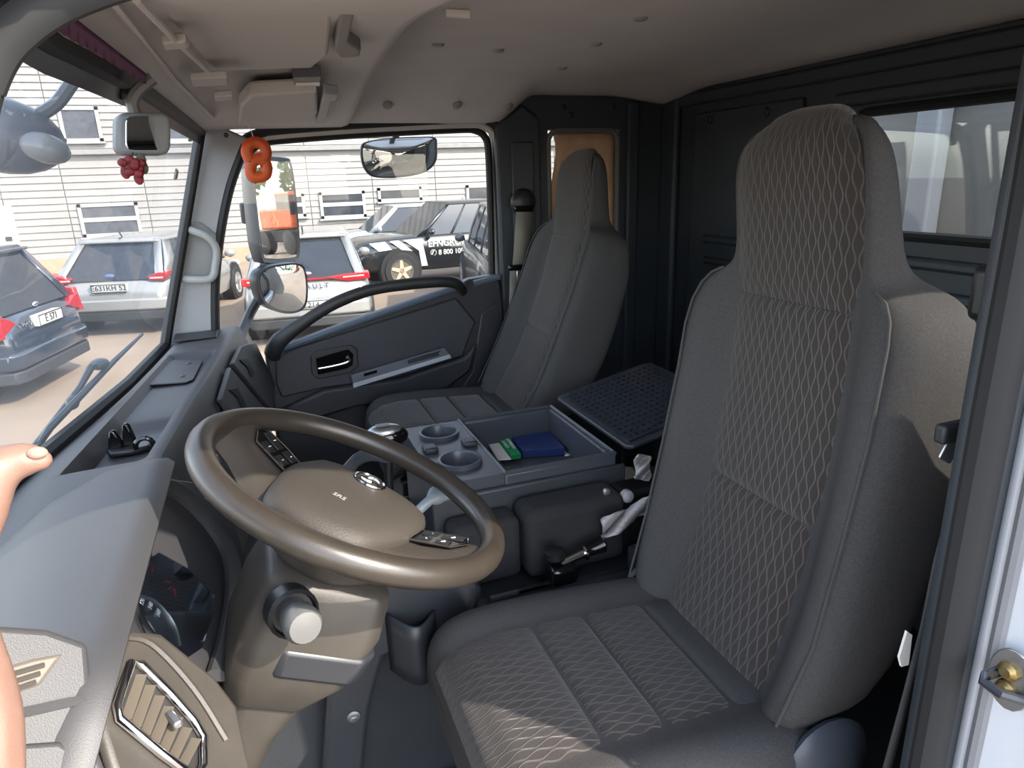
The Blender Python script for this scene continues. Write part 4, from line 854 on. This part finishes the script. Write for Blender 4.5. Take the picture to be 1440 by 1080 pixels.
b = MB(); chains = ((11, 10, 9, 0, 1, 2, 3, 4, 5, 6, 7, 8), (2, 12, 13, 14, 15), (2, 16, 17, 18, 19), (1, 20, 21, 22, 23), (1, 24, 25, 26, 27), (4, 12), (3, 16))
for ch in chains:
    pp = smooth_path([DP(*sk_v[k][0]) for k in ch], 4); rr_ = []
    for q in range(len(pp)):
        a = q / 4; k0 = min(int(a), len(ch) - 1); k1 = min(k0 + 1, len(ch) - 1); rr_.append(lerp(sk_v[ch[k0]][1], sk_v[ch[k1]][1], a - k0) if len(ch) > 2 else .012)
    b.tube(pp, rr_, 12); e_ = sk_v[ch[-1]]
    if len(ch) > 2: b.ball(DP(*e_[0]), e_[1], 12, 8)
hand = b.build('hand', None, person); me = hand.data; me.materials.clear()
md = hand.modifiers.new('remesh', 'REMESH'); md.mode = 'VOXEL'; md.voxel_size = .0028; md.use_smooth_shade = True
md = hand.modifiers.new('smooth', 'SMOOTH'); md.iterations = 8; md.factor = .5
skin = M('skin', (124, 96, 84), .5, var=.05, vscale=30, bump=.1, bscale=500); me.materials.append(skin)
b = MB(); b.ball(DP(52, 637, .424), (.006, .004, .004), 10, 6); b.build('thumb_nail', M('nail', (156, 124, 110), .3), person)
b = MB(); b.tube([DP(-58, 1150, .38), DP(-70, 1300, .37), DP(-120, 1600, .36)], [.040, .047, .056], 14); b.build('sleeve', M('sleeve_dark', (50, 54, 62), .9, bump=.3), person)
# ================================================================ OUTSIDE
GZ = -.98
asphalt = M('dusty_asphalt', (120, 105, 91), .95, var=.0, col2=(134, 118, 102), vscale=.5, bump=.4, bscale=30)
b = MB(); b.box((-90, -90, GZ - .2), (90, 90, GZ)); struct(b.build('ground', asphalt, smooth=0))
# ---- building with horizontal siding
FY = 23.0
sid = M('cream_siding', (124, 121, 118), .7, var=.03, vscale=2)
plinth_m = M('plinth_beige', (150, 124, 102), .9, var=.06)
blg = struct(thing('building_facade', (0, FY + 2, GZ), 'long building clad in cream horizontal siding across the yard', None))
b = MB(); b.box((-16, FY + .03, GZ), (18, FY + 6, 7.5)); b.build('wall_core', sid, blg)
b = MB(); b.box((-16, FY - .04, GZ), (18, FY + .02, GZ + .42)); b.build('plinth', plinth_m, blg)
ROW = .19
def siding(x0, x1, z0, z1):
    b = MB(); n = int((z1 - z0) / ROW)
    pr = [(FY + .03, z0)]
    for i in range(n): z = z0 + i * ROW; pr += [(FY - .028, z + .002), (FY - .024, z + .02), (FY + .004, z + ROW - .012), (FY + .014, z + ROW - .004)]
    pr += [(FY + .03, z0 + n * ROW)]
    b.loft([[Vector((x, y, z)) for y, z in pr] for x in (x0, x1)]); return b
xs = [-16, -13.6, -11.2, -8.8, -6.42, -4.9, -2.85, -1.0, 1.75, 3.75, 5.85, 8.0, 10.2, 12.6, 15, 18]
for a, c_ in zip(xs, xs[1:]):
    siding(a + .012, c_ - .012, GZ + .42, 2.25).build('siding_panel', sid, blg, smooth=20)
    siding(a + .012, c_ - .012, 2.42, 7.5).build('siding_panel', sid, blg, smooth=20)
b = MB(); b.box((-16, FY - .16, 2.25), (18, FY + .02, 2.40)); b.build('facade_ledge', M('ledge_grey', (116, 115, 114), .7), blg, bevel=.02)
fr_m = M('window_frame_white', (140, 139, 137), .5); pane_d = M('dark_pane', (44, 48, 54), .12, var=.3, vscale=3); curt = M('curtain_grey', (58, 60, 66), .8, var=.25, vscale=5)
def bwin(x0, z0, x1, z1, split=None, curtain=False):
    w_ = MB(); t = .09
    w_.box((x0, FY - .07, z0), (x1, FY + .02, z0 + t)); w_.box((x0, FY - .07, z1 - t), (x1, FY + .02, z1)); w_.box((x0, FY - .07, z0), (x0 + t, FY + .02, z1)); w_.box((x1 - t, FY - .07, z0), (x1, FY + .02, z1))
    if split: w_.box((x0, FY - .065, split - .06), (x1, FY + .01, split + .06))
    f = w_.build('building_window', fr_m, blg)
    b = MB(); b.box((x0 + t, FY - .036, z0 + t), (x1 - t, FY - .030, (split - .06) if split else z1 - t)); b.build('pane', curt if curtain else pane_d, f)
    if split: b = MB(); b.box((x0 + t, FY - .036, split + .06), (x1 - t, FY - .030, z1 - t)); b.build('pane', curt if curtain else pane_d, f)
    b = MB(); b.box((x0 - .05, FY - .14, z0 - .05), (x1 + .05, FY - .03, z0)); b.build('window_sill', fr_m, f)
def bw(px0, py0, px1, py1, **k):
    p = PY(px0, py1, FY); q = PY(px1, py0, FY)
    if 'sy' in k: k['split'] = PY((px0 + px1) / 2, k.pop('sy'), FY).z
    bwin(p.x, p.z, q.x, q.z, **k)
bw(118, 284, 193, 334, sy=308, curtain=True)
bw(90, 150, 137, 200, curtain=True)
bw(452, 268, 512, 308, sy=287)
bw(532, 262, 592, 284)
bw(398, 272, 427, 306, sy=288)
bw(230, 150, 262, 200, curtain=True)
bwin(6.9, -.1, 8.2, 1.05, split=.5); bwin(-9.4, -.1, -8.0, 1.05, split=.5); bwin(9.6, -.1, 10.9, 1.05)
d0 = PY(-14, 405, FY); d1 = PY(16, 289, FY)
b = MB(); b.box((d0.x, FY - .06, GZ + .1), (d1.x, FY + .01, d1.z)); dr_ = b.build('building_door', M('door_cream', (196, 182, 168), .6), blg, bevel=.02)
b = MB(); b.box((d1.x - .3, FY - .10, GZ + 1.0), (d1.x - .15, FY - .055, GZ + 1.12)); b.build('door_handle', black_pl, dr_)

# ---- cars
tyre = M('tyre', (26, 26, 27), .8); alloy = M('alloy', (168, 170, 174), .3, metal=.7); dusty_rim = M('dusty_rim', (170, 150, 128), .6)
car_glass = M('car_glass', (30, 36, 44), .06, var=.15); plate_m = M('plate_white', (160, 160, 157), .5); plate_t = M('plate_black', (20, 20, 22), .5); tail = M('tail_red', (140, 12, 20), .2, coat=.5); tail2 = M('tail_pale', (200, 150, 150), .2)
under = M('underbody', (16, 16, 17), .8); bump_bl = M('bumper_black', (34, 35, 37), .6)
def car(name, label, pos, head, L, W, H, paint, rear, plate=None, wheel_r=.33, rimm=None, kind='hatch', badge=None, group=None):
    """local frame: x forward, y left, z up, origin on the ground in the middle"""
    root = thing(name, (0, 0, 0), label, 'car', group); h = L / 2; w_ = W / 2; belt = H * .60
    if kind == 'pickup': belt = H * .62
    hood = H * .60 if kind != 'hatch' else H * .56
    gc = .19
    #   x, half width, z low, z top
    if kind == 'pickup':
        S = [(-h, .90, .50, belt * .93), (-h + .03, .95, .46, belt * .98), (-h + .4, .99, .40, belt), (0, 1, .34, belt), (h - 1.75, 1, .34, belt), (h - 1.3, 1, .36, belt * .99), (h - .5, .98, .38, hood * .99), (h - .15, .93, .40, hood * .93), (h, .84, .44, hood * .78)]
    else:
        S = [(-h, .82, .42, belt * .70), (-h + .06, .92, .34, belt * .92), (-h + .16, .96, .28, belt * .99), (-h + .7, 1, .22, belt * 1.0), (-.3, 1, gc, belt * .985), (h - 1.45, 1, gc, belt * .97), (h - 1.1, .99, .22, hood), (h - .45, .96, .24, hood * .90), (h - .12, .88, .28, hood * .74), (h, .76, .34, hood * .60)]
    rings = []
    for x, k, zl, zt in S:
        ww = w_ * k; half = [(.0, zl), (ww * .80, zl), (ww * .95, zl + .06), (ww, zl + (zt - zl) * .42), (ww * .995, zl + (zt - zl) * .66), (ww * .955, zt - .04), (ww * .90, zt), (ww * .5, zt + .018), (0, zt + .022)]
        rings.append([Vector((x, y, z)) for y, z in half] + [Vector((x, -y, z)) for y, z in reversed(half[1:-1])])
    b = MB(); b.loft(rings); body = b.build('car_body', paint, root, smooth=45)
    # greenhouse
    if kind == 'pickup': g0, g1, r0, r1 = -h + 1.62, h - 1.35, -h + 1.80, h - 2.15
    elif kind == 'canopy': g0, g1, r0, r1 = -h + .06, h - 1.35, -h + .25, h - 2.15
    elif kind == 'suv': g0, g1, r0, r1 = -h + .10, h - 1.18, -h + .46, h - 1.95
    else: g0, g1, r0, r1 = -h + .08, h - 1.05, -h + .72, h - 2.0
    zt0 = belt - .01; bw_, rw = w_ * .90, w_ * .70
    xm = (g0 + g1) / 2
    def pt(u, s, side):                           # u along (0 rear .. 1 front), s up
        return Vector((lerp(lerp(g0, g1, u), lerp(r0, r1, u), s), side * lerp(bw_, rw, s ** 1.3), lerp(zt0, H - .035, s)))
    us = [0, .12, .33, .36, .62, .65, .86, 1]; rings = []
    for s in (0, .35, .7, 1.0):
        rings.append([pt(u, s, 1) for u in us] + [pt(u, s, -1) for u in reversed(us)])
    b = MB(); b.loft(rings); b.build('car_windows', car_glass, root, smooth=30)
    rim = [pt(u, 1.0, 1) + Vector((0, .03, -.02)) for u in us] + [pt(u, 1.0, -1) + Vector((0, -.03, -.02)) for u in reversed(us)]
    up_ = [Vector((p.x * .99 + .0, p.y * .93, H - .005)) for p in rim]; mid_ = [Vector((p.x, p.y, H - .035)) for p in rim]
    b = MB(); b.loft([rim, mid_, up_, [Vector((p.x * .9, p.y * .5, H + .008)) for p in rim]]); b.build('car_roof', paint, root, smooth=50)
    for side in (-1, 1):
        for ua, ub in (((0, .10), (.34, .375), (.64, .67), (.93, 1.0)) if kind != 'hatch' else ((0, .16), (.34, .37), (.63, .66), (.93, 1.0))):
            b = MB(); o = Vector((0, side * .012, 0)); b.add([pt(ua, 0, side) + o, pt(ub, 0, side) + o, pt(ub, .5, side) + o, pt(ub, 1, side) + o, pt(ua, 1, side) + o, pt(ua, .5, side) + o], [(0, 1, 2, 5), (5, 2, 3, 4)]); b.build('pillar', paint if ua in (0, .93) else bump_bl, root, solid=.02)
        b = MB(); b.ball((g1 - .28, side * (w_ + .08), belt + .08), (.07, .11, .08), 10, 6); b.build('wing_mirror', paint, root, smooth=80)
        b = MB(); b.tube([pt(0.05, 0, side) + Vector((0, side * .02, .0)), pt(.95, 0, side) + Vector((0, side * .02, 0))], .012, 5); b.build('sill_trim', bump_bl, root)
    if kind in ('hatch', 'suv', 'canopy'):
        b = MB(); o = Vector((-.02, 0, 0))
        for side in (-1, 1):
            q = [pt(0, 0, side), pt(0, 1, side)]
            b.add([q[0] + o, q[0] + o + Vector((0, -side * .13, 0)), q[1] + o + Vector((0, -side * .12, 0)), q[1] + o], [(0, 1, 2, 3)])
        b.build('hatch_frame', paint, root, solid=.02)
        p = pt(0, 1, 1); q = pt(0, 1, -1)
        b = MB(); b.box((p.x - .10, q.y + .03, H - .07), (p.x + .12, p.y - .03, H - .03)); b.build('roof_spoiler', paint, root, bevel=.015)
    # wheels
    wx = (h - .88, -h + .82) if kind != 'pickup' else (h - .92, -h + 1.15)
    for x in wx:
        for side in (-1, 1):
            b = MB(); b.lathe([(wheel_r + .08, -.22), (wheel_r + .075, .004), (wheel_r + .02, .006)], (x, side * (w_ - .003), wheel_r + .02), (0, side, 0), 24); b.build('wheel_arch', under, root, smooth=40)
            b = MB(); b.lathe([(wheel_r * .62, -.2), (wheel_r * .95, -.2), (wheel_r, -.16), (wheel_r, .0), (wheel_r * .94, .03), (wheel_r * .66, .03), (wheel_r * .62, .01)], (x, side * w_, wheel_r), (0, side, 0), 26); wh = b.build('wheel', tyre, root, smooth=40)
            b = MB(); b.lathe([(wheel_r * .66, .0), (wheel_r * .66, .034), (wheel_r * .58, .026), (wheel_r * .55, .0125), (.01, .012)], (x, side * w_, wheel_r), (0, side, 0), 24, caps=False); b.build('rim', M('rim_recess', (84, 78, 70), .6) if rimm else alloy, wh, smooth=40)
            for k in range(5):
                a = k * 2 * math.pi / 5 + .3; d = Vector((math.cos(a), 0, math.sin(a))); e = Vector((-math.sin(a), 0, math.cos(a))); c0 = Vector((x, side * (w_ + .013), wheel_r))
                b = MB(); b.prism([c0 + e * .05, c0 - e * .05, c0 - e * .03 + d * wheel_r * .6, c0 + e * .03 + d * wheel_r * .6], (0, side * .015, 0)); b.build('spoke', rimm or alloy, wh)
    # rear: lights, plate, bumper
    def rx(z): return -h + .02
    if rear == 'ford':
        for side in (-1, 1):
            b = MB(); b.loft([[Vector((-h + .04, side * w_ * k, z)) for k, z in ((.62, .93), (.68, .87), (.90, .86), (.97, .92), (.97, 1.0), (.80, .985))], [Vector((-h + .30, side * w_ * k, z)) for k, z in ((.62, .95), (.70, .89), (.95, .88), (1.01, .94), (1.01, 1.02), (.84, 1.0))]]); tl = b.build('tail_light', tail, root, bevel=.01, smooth=40)
            b = MB(); b.box((-h + .03, side * w_ * .66 - .02, .90), (-h + .06, side * w_ * .92 + .02, .925)); b.build('light_bar', tail2, tl)
        pz, pxx = .78, -h + .015
    elif rear == 'suv':
        for side in (-1, 1):
            b = MB(); b.prism([Vector((-h + .02, side * w_ * .90, z_)) + Vector((dx, 0, 0)) for z_, dx in ((.78, 0), (1.08, .04), (1.10, .30), (.95, .34), (.80, .16))], (0, side * .10, 0)); b.build('tail_light', tail, root, bevel=.01)
            b = MB(); b.prism([Vector((-h + .025, side * w_ * k, z_)) for k, z_ in ((.62, .90), (.93, .80), (.93, 1.02), (.80, .99))], (.10, 0, 0)); b.build('tail_light', tail, root, bevel=.01)
            b = MB(); b.prism([Vector((lerp(-h + .16, -h + .42, t), side * lerp(.90, .73, t) * w_ + side * .02, lerp(1.08, H - .12, t))) + Vector((d_, 0, 0)) for t, d_ in ((0, 0), (1, 0), (1, .10), (0, .12))], (0, side * .03, 0)); b.build('pillar_light', tail, root)
        pz, pxx = .86, -h - .0
    elif rear == 'wide':
        b = MB(); b.box((-h + .05, -w_ * .55, .93), (-h + .09, w_ * .55, .955)); b.build('light_bar', tail, root)
        for side in (-1, 1):
            b = MB(); b.prism([Vector((-h + .035, side * w_ * k, z_)) for k, z_ in ((.28, .955), (.62, .985), (.96, 1.00), (.97, .90), (.62, .88))], (.22, 0, 0)); tl = b.build('tail_light', tail, root, bevel=.01)
            b = MB(); b.prism([Vector((-h + .03, side * w_ * k, z_)) for k, z_ in ((.55, .955), (.88, .965), (.88, .945), (.55, .935))], (.01, 0, 0)); b.build('light_bar', tail2, tl)
        pz, pxx = .58, -h - .01
    else:
        for side in (-1, 1):
            b = MB(); b.box((-h - .01, side * w_ * .84 - .07, .75), (-h + .10, side * w_ * .84 + .07, 1.15)); b.build('tail_light', tail, root, bevel=.015)
        pz, pxx = .62, -h - .02
    b = MB(); b.box((pxx - .04, -.27, pz - .065), (pxx + .06, .27, pz + .065)); pl = b.build('number_plate', plate_m, root, bevel=.008)
    b = MB(); b.tube([Vector((pxx - .042, y, z)) for y, z in ((-.265, pz - .06), (.265, pz - .06), (.265, pz + .06), (-.265, pz + .06))], .006, 5, closed=True); b.build('plate_border', plate_t, pl)
    if plate: text('plate_lettering', plate, plate_t, (pxx - .044, 0, pz), (0, -1, 0), (0, 0, 1), .115, pl, .002)
    b = MB(); b.loft([[Vector((x, y, z)) for y, z in ((-w_ * k, .26), (w_ * k, .26), (w_ * k, .40), (-w_ * k, .40))] for x, k in ((-h - .045, .78), (-h + .02, .90), (-h + .30, .97))]); b.build('rear_bumper', bump_bl if rear != 'ford' else under, root, bevel=.02)
    if rear in ('ford', 'wide', 'suv'):
        b = MB(); b.loft([[Vector((x, y, z)) for y, z in ((-w_ * k, .42), (w_ * k, .42), (w_ * k, .60), (-w_ * k, .60))] for x, k in ((-h - .05, .80), (-h + .02, .93), (-h + .30, .985))]); b.build('bumper_skin', paint, root, bevel=.03, seg=3)
        b = MB(); b.tube([Vector((-h + .035, y, z)) for y, z in ((-w_ * .66, .66), (-w_ * .6, .62), (w_ * .6, .62), (w_ * .66, .66))], .006, 5); b.build('hatch_gap', under, root)
        b = MB(); b.ball((-h + .10, 0, .96 if rear == 'ford' else 1.02), (.02, .075, .03), 14, 6); bd = b.build('badge', M('badge_blue', (60, 84, 140), .3) if rear == 'ford' else chrome, root)
        b = MB(); b.tube([Vector((H * 0 + pt(0, .96, 1).x - .02 + 0, 0, H)), Vector((pt(0, .96, 1).x + .1, 0, H + .02)), Vector((pt(0, .96, 1).x + .02, 0, H + .10))], .012, 6); b.build('aerial', bump_bl, root)
    if badge: text('badge_lettering', badge[0], chrome if badge[2] else plate_t, (-h + .012, badge[1], badge[3]), (0, -1, 0), (0, 0, 1), badge[4], root, .004)
    for side in (-1, 1):
        b = MB(); b.ball((h - .22, side * w_ * .74, hood * .80), (.20, .17, .07), 10, 6); b.build('headlight', M('lamp_clear', (200, 204, 208), .15), root, smooth=80)
    ang = math.atan2(head[1], head[0])
    root.location = (pos[0], pos[1], GZ); root.rotation_euler = (0, 0, ang); root['_o'] = (0, 0, 0)
    return root
silver_p = M('silver_paint', (134, 134, 133), .25, metal=.3, coat=.6, var=.02); navy_p = M('navy_paint', (30, 38, 50), .15, coat=.8, var=.05); black_p = M('black_paint', (24, 25, 28), .2, coat=.6); white_p = M('white_paint', (150, 152, 154), .25, coat=.5); grey_p = M('dark_grey_paint', (52, 54, 58), .3, coat=.5)
def rear_at(rx_, ry_, head, L): hd = Vector((head[0], head[1])).normalized(); return (rx_ + hd.x * L / 2, ry_ + hd.y * L / 2)
hd = (math.sin(math.radians(15)), math.cos(math.radians(15)))
car('parked_hatchback', 'silver hatchback seen from behind through the windscreen, left of the pillar', rear_at(-2.30, 12.3, hd, 4.35), hd, 4.35, 1.86, 1.50, silver_p, 'ford', 'Е631КН 52')
hd = (-.976, .216)
car('parked_suv', 'dark blue SUV with tall red tail lights at the left edge', rear_at(-2.45, 9.37, hd, 4.65), hd, 4.65, 1.90, 1.68, navy_p, 'suv', 'Е 571', wheel_r=.37, kind='suv', badge=('XC60', .45, True, .86, .10))
hd = (.09, 1.)
car('parked_hatchback', 'silver hatchback with wide red tail lights below the passenger window', rear_at(.60, 10.2, hd, 4.4), hd, 4.4, 1.86, 1.55, silver_p, 'wide', 'А 214', badge=('R E N A U L T', 0, False, .84, .10))
hd = (-1., -.12); pkL = 5.3
pk_pos = (2.73 + (pkL / 2 - .92) * 1.0, 15.75)
pk_ = car('parked_pickup', 'black pickup with white stripes and company lettering on its door', pk_pos, hd, pkL, 1.86, 1.78, black_p, 'pick', wheel_r=.39, rimm=dusty_rim, kind='pickup')
# white graphics on the left side of the pickup (local frame: x forward, left = +y)
gw = M('graphic_white', (170, 170, 168), .4); ysd = 1.86 / 2 + .004; hh = pkL / 2
def decal(pts): b = MB(); b.prism([Vector((x, ysd, z)) for x, z in pts], (0, .004, 0)); o = b.build('side_stripe', gw, pk_); return o
root_fix = pk_
decal(((hh - .25, 1.02), (hh - .60, 1.04), (hh - .74, .86), (hh - .45, .84)))
decal(((hh - .70, 1.04), (hh - .90, 1.045), (hh - 1.20, .80), (hh - .95, .84)))
decal(((hh - 1.0, 1.045), (hh - 1.42, 1.05), (hh - 1.52, .46), (hh - 1.38, .46), (hh - 1.34, .80)))
text('door_lettering', 'EFNGROUP', gw, (hh - 1.56, ysd + .004, .92), (-1, 0, 0), (0, 0, 1), .20, pk_, .002, align='LEFT', bold=.006)
text('door_lettering', '✆ 8 800 100-00', gw, (hh - 1.60, ysd + .004, .72), (-1, 0, 0), (0, 0, 1), .15, pk_, .002, align='LEFT', bold=.003)
hd = (-1., -.02)
car('parked_crossover', 'white crossover in front of the building, behind the black pickup', (3.9, 19.4), hd, 4.6, 1.85, 1.62, white_p, 'wide', kind='suv', wheel_r=.36)
hd = (.2, .98)
car('parked_van', 'dark grey pickup with canopy and red tail light at the window edge', rear_at(3.04 + .93 * .98, 9.36 - .93 * .2, hd, 5.0), hd, 5.0, 1.86, 1.85, grey_p, 'pick', kind='canopy', wheel_r=.38)
hd = (.05, 1.)
# ---- behind the truck, seen in the mirrors: loader on wheels and trees
ex = thing('wheeled_excavator', (0, 0, 0), 'orange wheeled excavator standing far behind, seen in the main door mirror', 'excavator')
org = M('machine_orange', (214, 92, 40), .5)
b = MB(); b.loft([[Vector((x, y, z)) for x, y in ((-1.6, -1.2), (1.5, -1.2), (1.5, 1.2), (-1.6, 1.2))] for z in (1.25, 2.25)]); b.build('upper_body', org, ex, bevel=.12, seg=3)
b = MB(); b.box((.1, .1, 1.3), (1.5, 1.15, 3.0)); cb = b.build('cab', org, ex, bevel=.08)
b = MB(); b.box((.2, .06, 1.9), (1.54, 1.19, 2.85)); b.build('cab_glass', car_glass, cb, bevel=.05)
b = MB(); b.box((-1.7, -1.1, .6), (1.9, 1.1, 1.2)); b.build('chassis', under, ex, bevel=.05)
for x in (-1.2, 1.3):
    for y in (-1.2, 1.2): b = MB(); b.lathe([(.55, -.25), (.6, -.2), (.6, .2), (.5, .25), (.05, .26)], (x, y, .6), (0, 1, 0), 20); b.build('wheel', tyre, ex)
b = MB(); b.tube([(1.2, -.4, 1.8), (2.2, -.4, 4.2), (3.6, -.4, 4.6)], .22, 6); b.build('boom', org, ex)
b = MB(); b.tube([(3.6, -.4, 4.7), (4.0, -.4, 2.4)], .17, 6); b.build('stick', org, ex)
b = MB(); b.prism([(3.8, -.9, 2.4), (4.4, -.9, 2.2), (4.5, -.9, 1.5), (3.9, -.9, 1.3)], (0, 1.0, 0)); b.build('bucket', under, ex)
ex.location = (34, 9.5, GZ); ex.rotation_euler = (0, 0, math.radians(160))
leafm = M('leaf_green', (74, 104, 50), .8, var=.3, vscale=2.); bark = M('bark', (70, 58, 46), .9)
for i, (x, y, hgt) in enumerate(((52, 2, 9), (56, 9, 11), (58, 16, 8), (50, 22, 10))):
    t_ = thing('tree', (x, y, GZ), ('broad green tree far behind the truck, nearest the truck line', 'tallest green tree behind the excavator', 'low round tree right of the excavator', 'green tree farthest to the side behind the yard')[i], 'tree', 'trees behind the yard')
    b = MB(); b.tube([(x, y, GZ), (x, y, GZ + hgt * .5)], [.25, .15], 8); b.build('trunk', bark, t_)
    b = MB(); rnd = random.Random(i)
    for k in range(500):
        a = rnd.uniform(0, 6.28); u = rnd.uniform(-1, 1); r = rnd.uniform(.7, 1) * hgt * .34; c0 = Vector((x + r * math.cos(a) * math.sqrt(1 - u * u), y + r * math.sin(a) * math.sqrt(1 - u * u), GZ + hgt * .62 + u * hgt * .36)); s = .35
        d1 = Vector((rnd.uniform(-1, 1), rnd.uniform(-1, 1), rnd.uniform(-1, 1))).normalized() * s; d2 = d1.orthogonal().normalized() * s
        b.add([c0 - d1, c0 + d2, c0 + d1, c0 - d2], [(0, 1, 2, 3)])
    tag(b.build('foliage', leafm, t_, smooth=0), kind='stuff')
# ---- load box behind the cab, seen through the rear window
bx = thing('load_box', (2.6, 1.45, GZ + .9), 'pale grey load box with a white post right behind the cab', 'load box')
b = MB(); b.box((2.35, .1, GZ + .9), (5.5, 2.8, 1.9)); b.build('box_wall', M('box_grey', (116, 114, 110), .6, var=.06, vscale=3), bx)
q0 = PX(1285, 250, 2.3); q1 = PX(1318, 250, 2.3)
b = MB(); b.box((2.27, q1.y, .2), (2.34, q0.y, 1.9)); b.build('white_post', M('post_white', (160, 163, 168), .5), bx, bevel=.01)
# ---- mirrors outside the passenger door
def facing(c, r):                                  # normal that sends the view ray from the camera along r
    d = (Vector(c) - CAM).normalized(); return (Vector(r).normalized() - d).normalized()
def mirror_plate(px_out, y, r, th, name, label, shell, mglass=None, inset=.9, bulge=.0):
    k_ = len(px_out); px_out = [(q.x, q.y) for q in smooth_path([(x, y_, 0) for x, y_ in px_out * 3], 4)][4 * k_:8 * k_]
    cx = sum(p[0] for p in px_out) / len(px_out); cy = sum(p[1] for p in px_out) / len(px_out); c0 = PY(cx, cy, y); n = facing(c0, r)
    root = thing(name, c0 - Vector((0, 0, .1)), label, 'mirror')
    out = [PPL(x, yy, c0, n) for x, yy in px_out]; cen = sum(out, Vector()) / len(out)
    b = MB(); b.loft([[cen + (p - cen) * .80 - n * th for p in out], [cen + (p - cen) * .97 - n * th * .6 for p in out], [p + n * .0 for p in out], [cen + (p - cen) * .98 + n * .006 for p in out], [cen + (p - cen) * inset + n * .003 for p in out], ], caps=True); b.build('housing', shell, root, smooth=50)
    b = MB(); rings = [[cen + (p - cen) * inset * k + n * (.0045 + bulge * (1 - k * k)) for p in out] for k in (1, .8, .6, .4, .2, .02)]
    b.loft(rings, caps=True); b.build('mirror_glass', mirror_m, root, smooth=80)
    return root, cen, n
shell = M('mirror_black', (34, 38, 46), .4)
m1, c1, n1 = mirror_plate([(352, 225), (362, 219), (400, 221), (408, 228), (414, 262), (420, 330), (420, 360), (412, 369), (376, 371), (366, 362), (358, 300)], 2.85, (1, .17, .0), .07, 'door_mirror', 'tall rounded main mirror outside the passenger door', shell)
b = MB(); b.prism([PY(x, y, 2.84) for x, y in ((338, 228), (352, 224), (374, 366), (358, 368))], (0, .05, 0)); b.build('mirror_bracket', shell, m1, bevel=.01)
b = MB(); b.box((PY(338, 300, 2.84).x, 2.83, PY(338, 315, 2.84).z), (PY(352, 300, 2.84).x, 2.88, PY(338, 285, 2.84).z)); b.build('bracket_boss', shell, m1, bevel=.008)
m2, c2, n2 = mirror_plate([(360, 392), (372, 376), (400, 370), (420, 370), (429, 380), (432, 410), (428, 432), (412, 441), (388, 438), (368, 424)], 2.77, (1, .10, -.30), .06, 'wide_angle_mirror', 'small wide-angle mirror below the main passenger door mirror', shell, bulge=.012)
b = MB(); b.tube([PY(375, 400, 2.82), PY(352, 440, 2.74), PY(335, 480, 2.60)], .018, 8); b.build('lower_arm', shell, m2)
m3, c3, n3 = mirror_plate([(507, 206), (515, 199), (545, 194), (590, 192), (612, 193), (615, 205), (613, 228), (596, 243), (560, 250), (525, 249), (512, 238), (507, 222)], 2.80, (.15, -.97, -.15), .05, 'kerb_mirror', 'wide dark kerb mirror hanging above the passenger window', shell, inset=.93, bulge=.02)
b = MB(); b.tube([c3 - n3 * .04, c3 + Vector((0, -.05, .16)), c3 + Vector((0, -.18, .20))], .014, 8); b.build('mirror_arm', shell, m3)
# ---- front mirror outside the windscreen
fmn = thing('front_mirror', PY(30, 185, 1.25), 'grey front mirror on a bent arm outside the windscreen', 'mirror')
pf = PY(28, 188, 1.25); fsh = M('front_mirror_shell', (62, 70, 80), .35)
b = MB(); b.ball(pf + Vector((-.03, .02, 0)), (.085, .06, .055), 18, 10, Matrix.Rotation(.25, 3, 'Y')); b.build('housing', fsh, fmn, smooth=80)
b = MB(); b.ball(PY(62, 208, 1.235), (.035, .03, .022), 14, 8, Matrix.Rotation(.35, 3, 'Y')); b.build('lower_lens', M('lens_pale', (104, 108, 110), .25), fmn, smooth=80)
b = MB(); b.tube(smooth_path([PY(x, y, 1.27) for x, y in ((55, 162), (80, 145), (100, 118), (112, 102), (140, 112), (180, 135))], 5), .010, 8); b.build('arm', M('arm_grey', (62, 68, 76), .4), fmn)
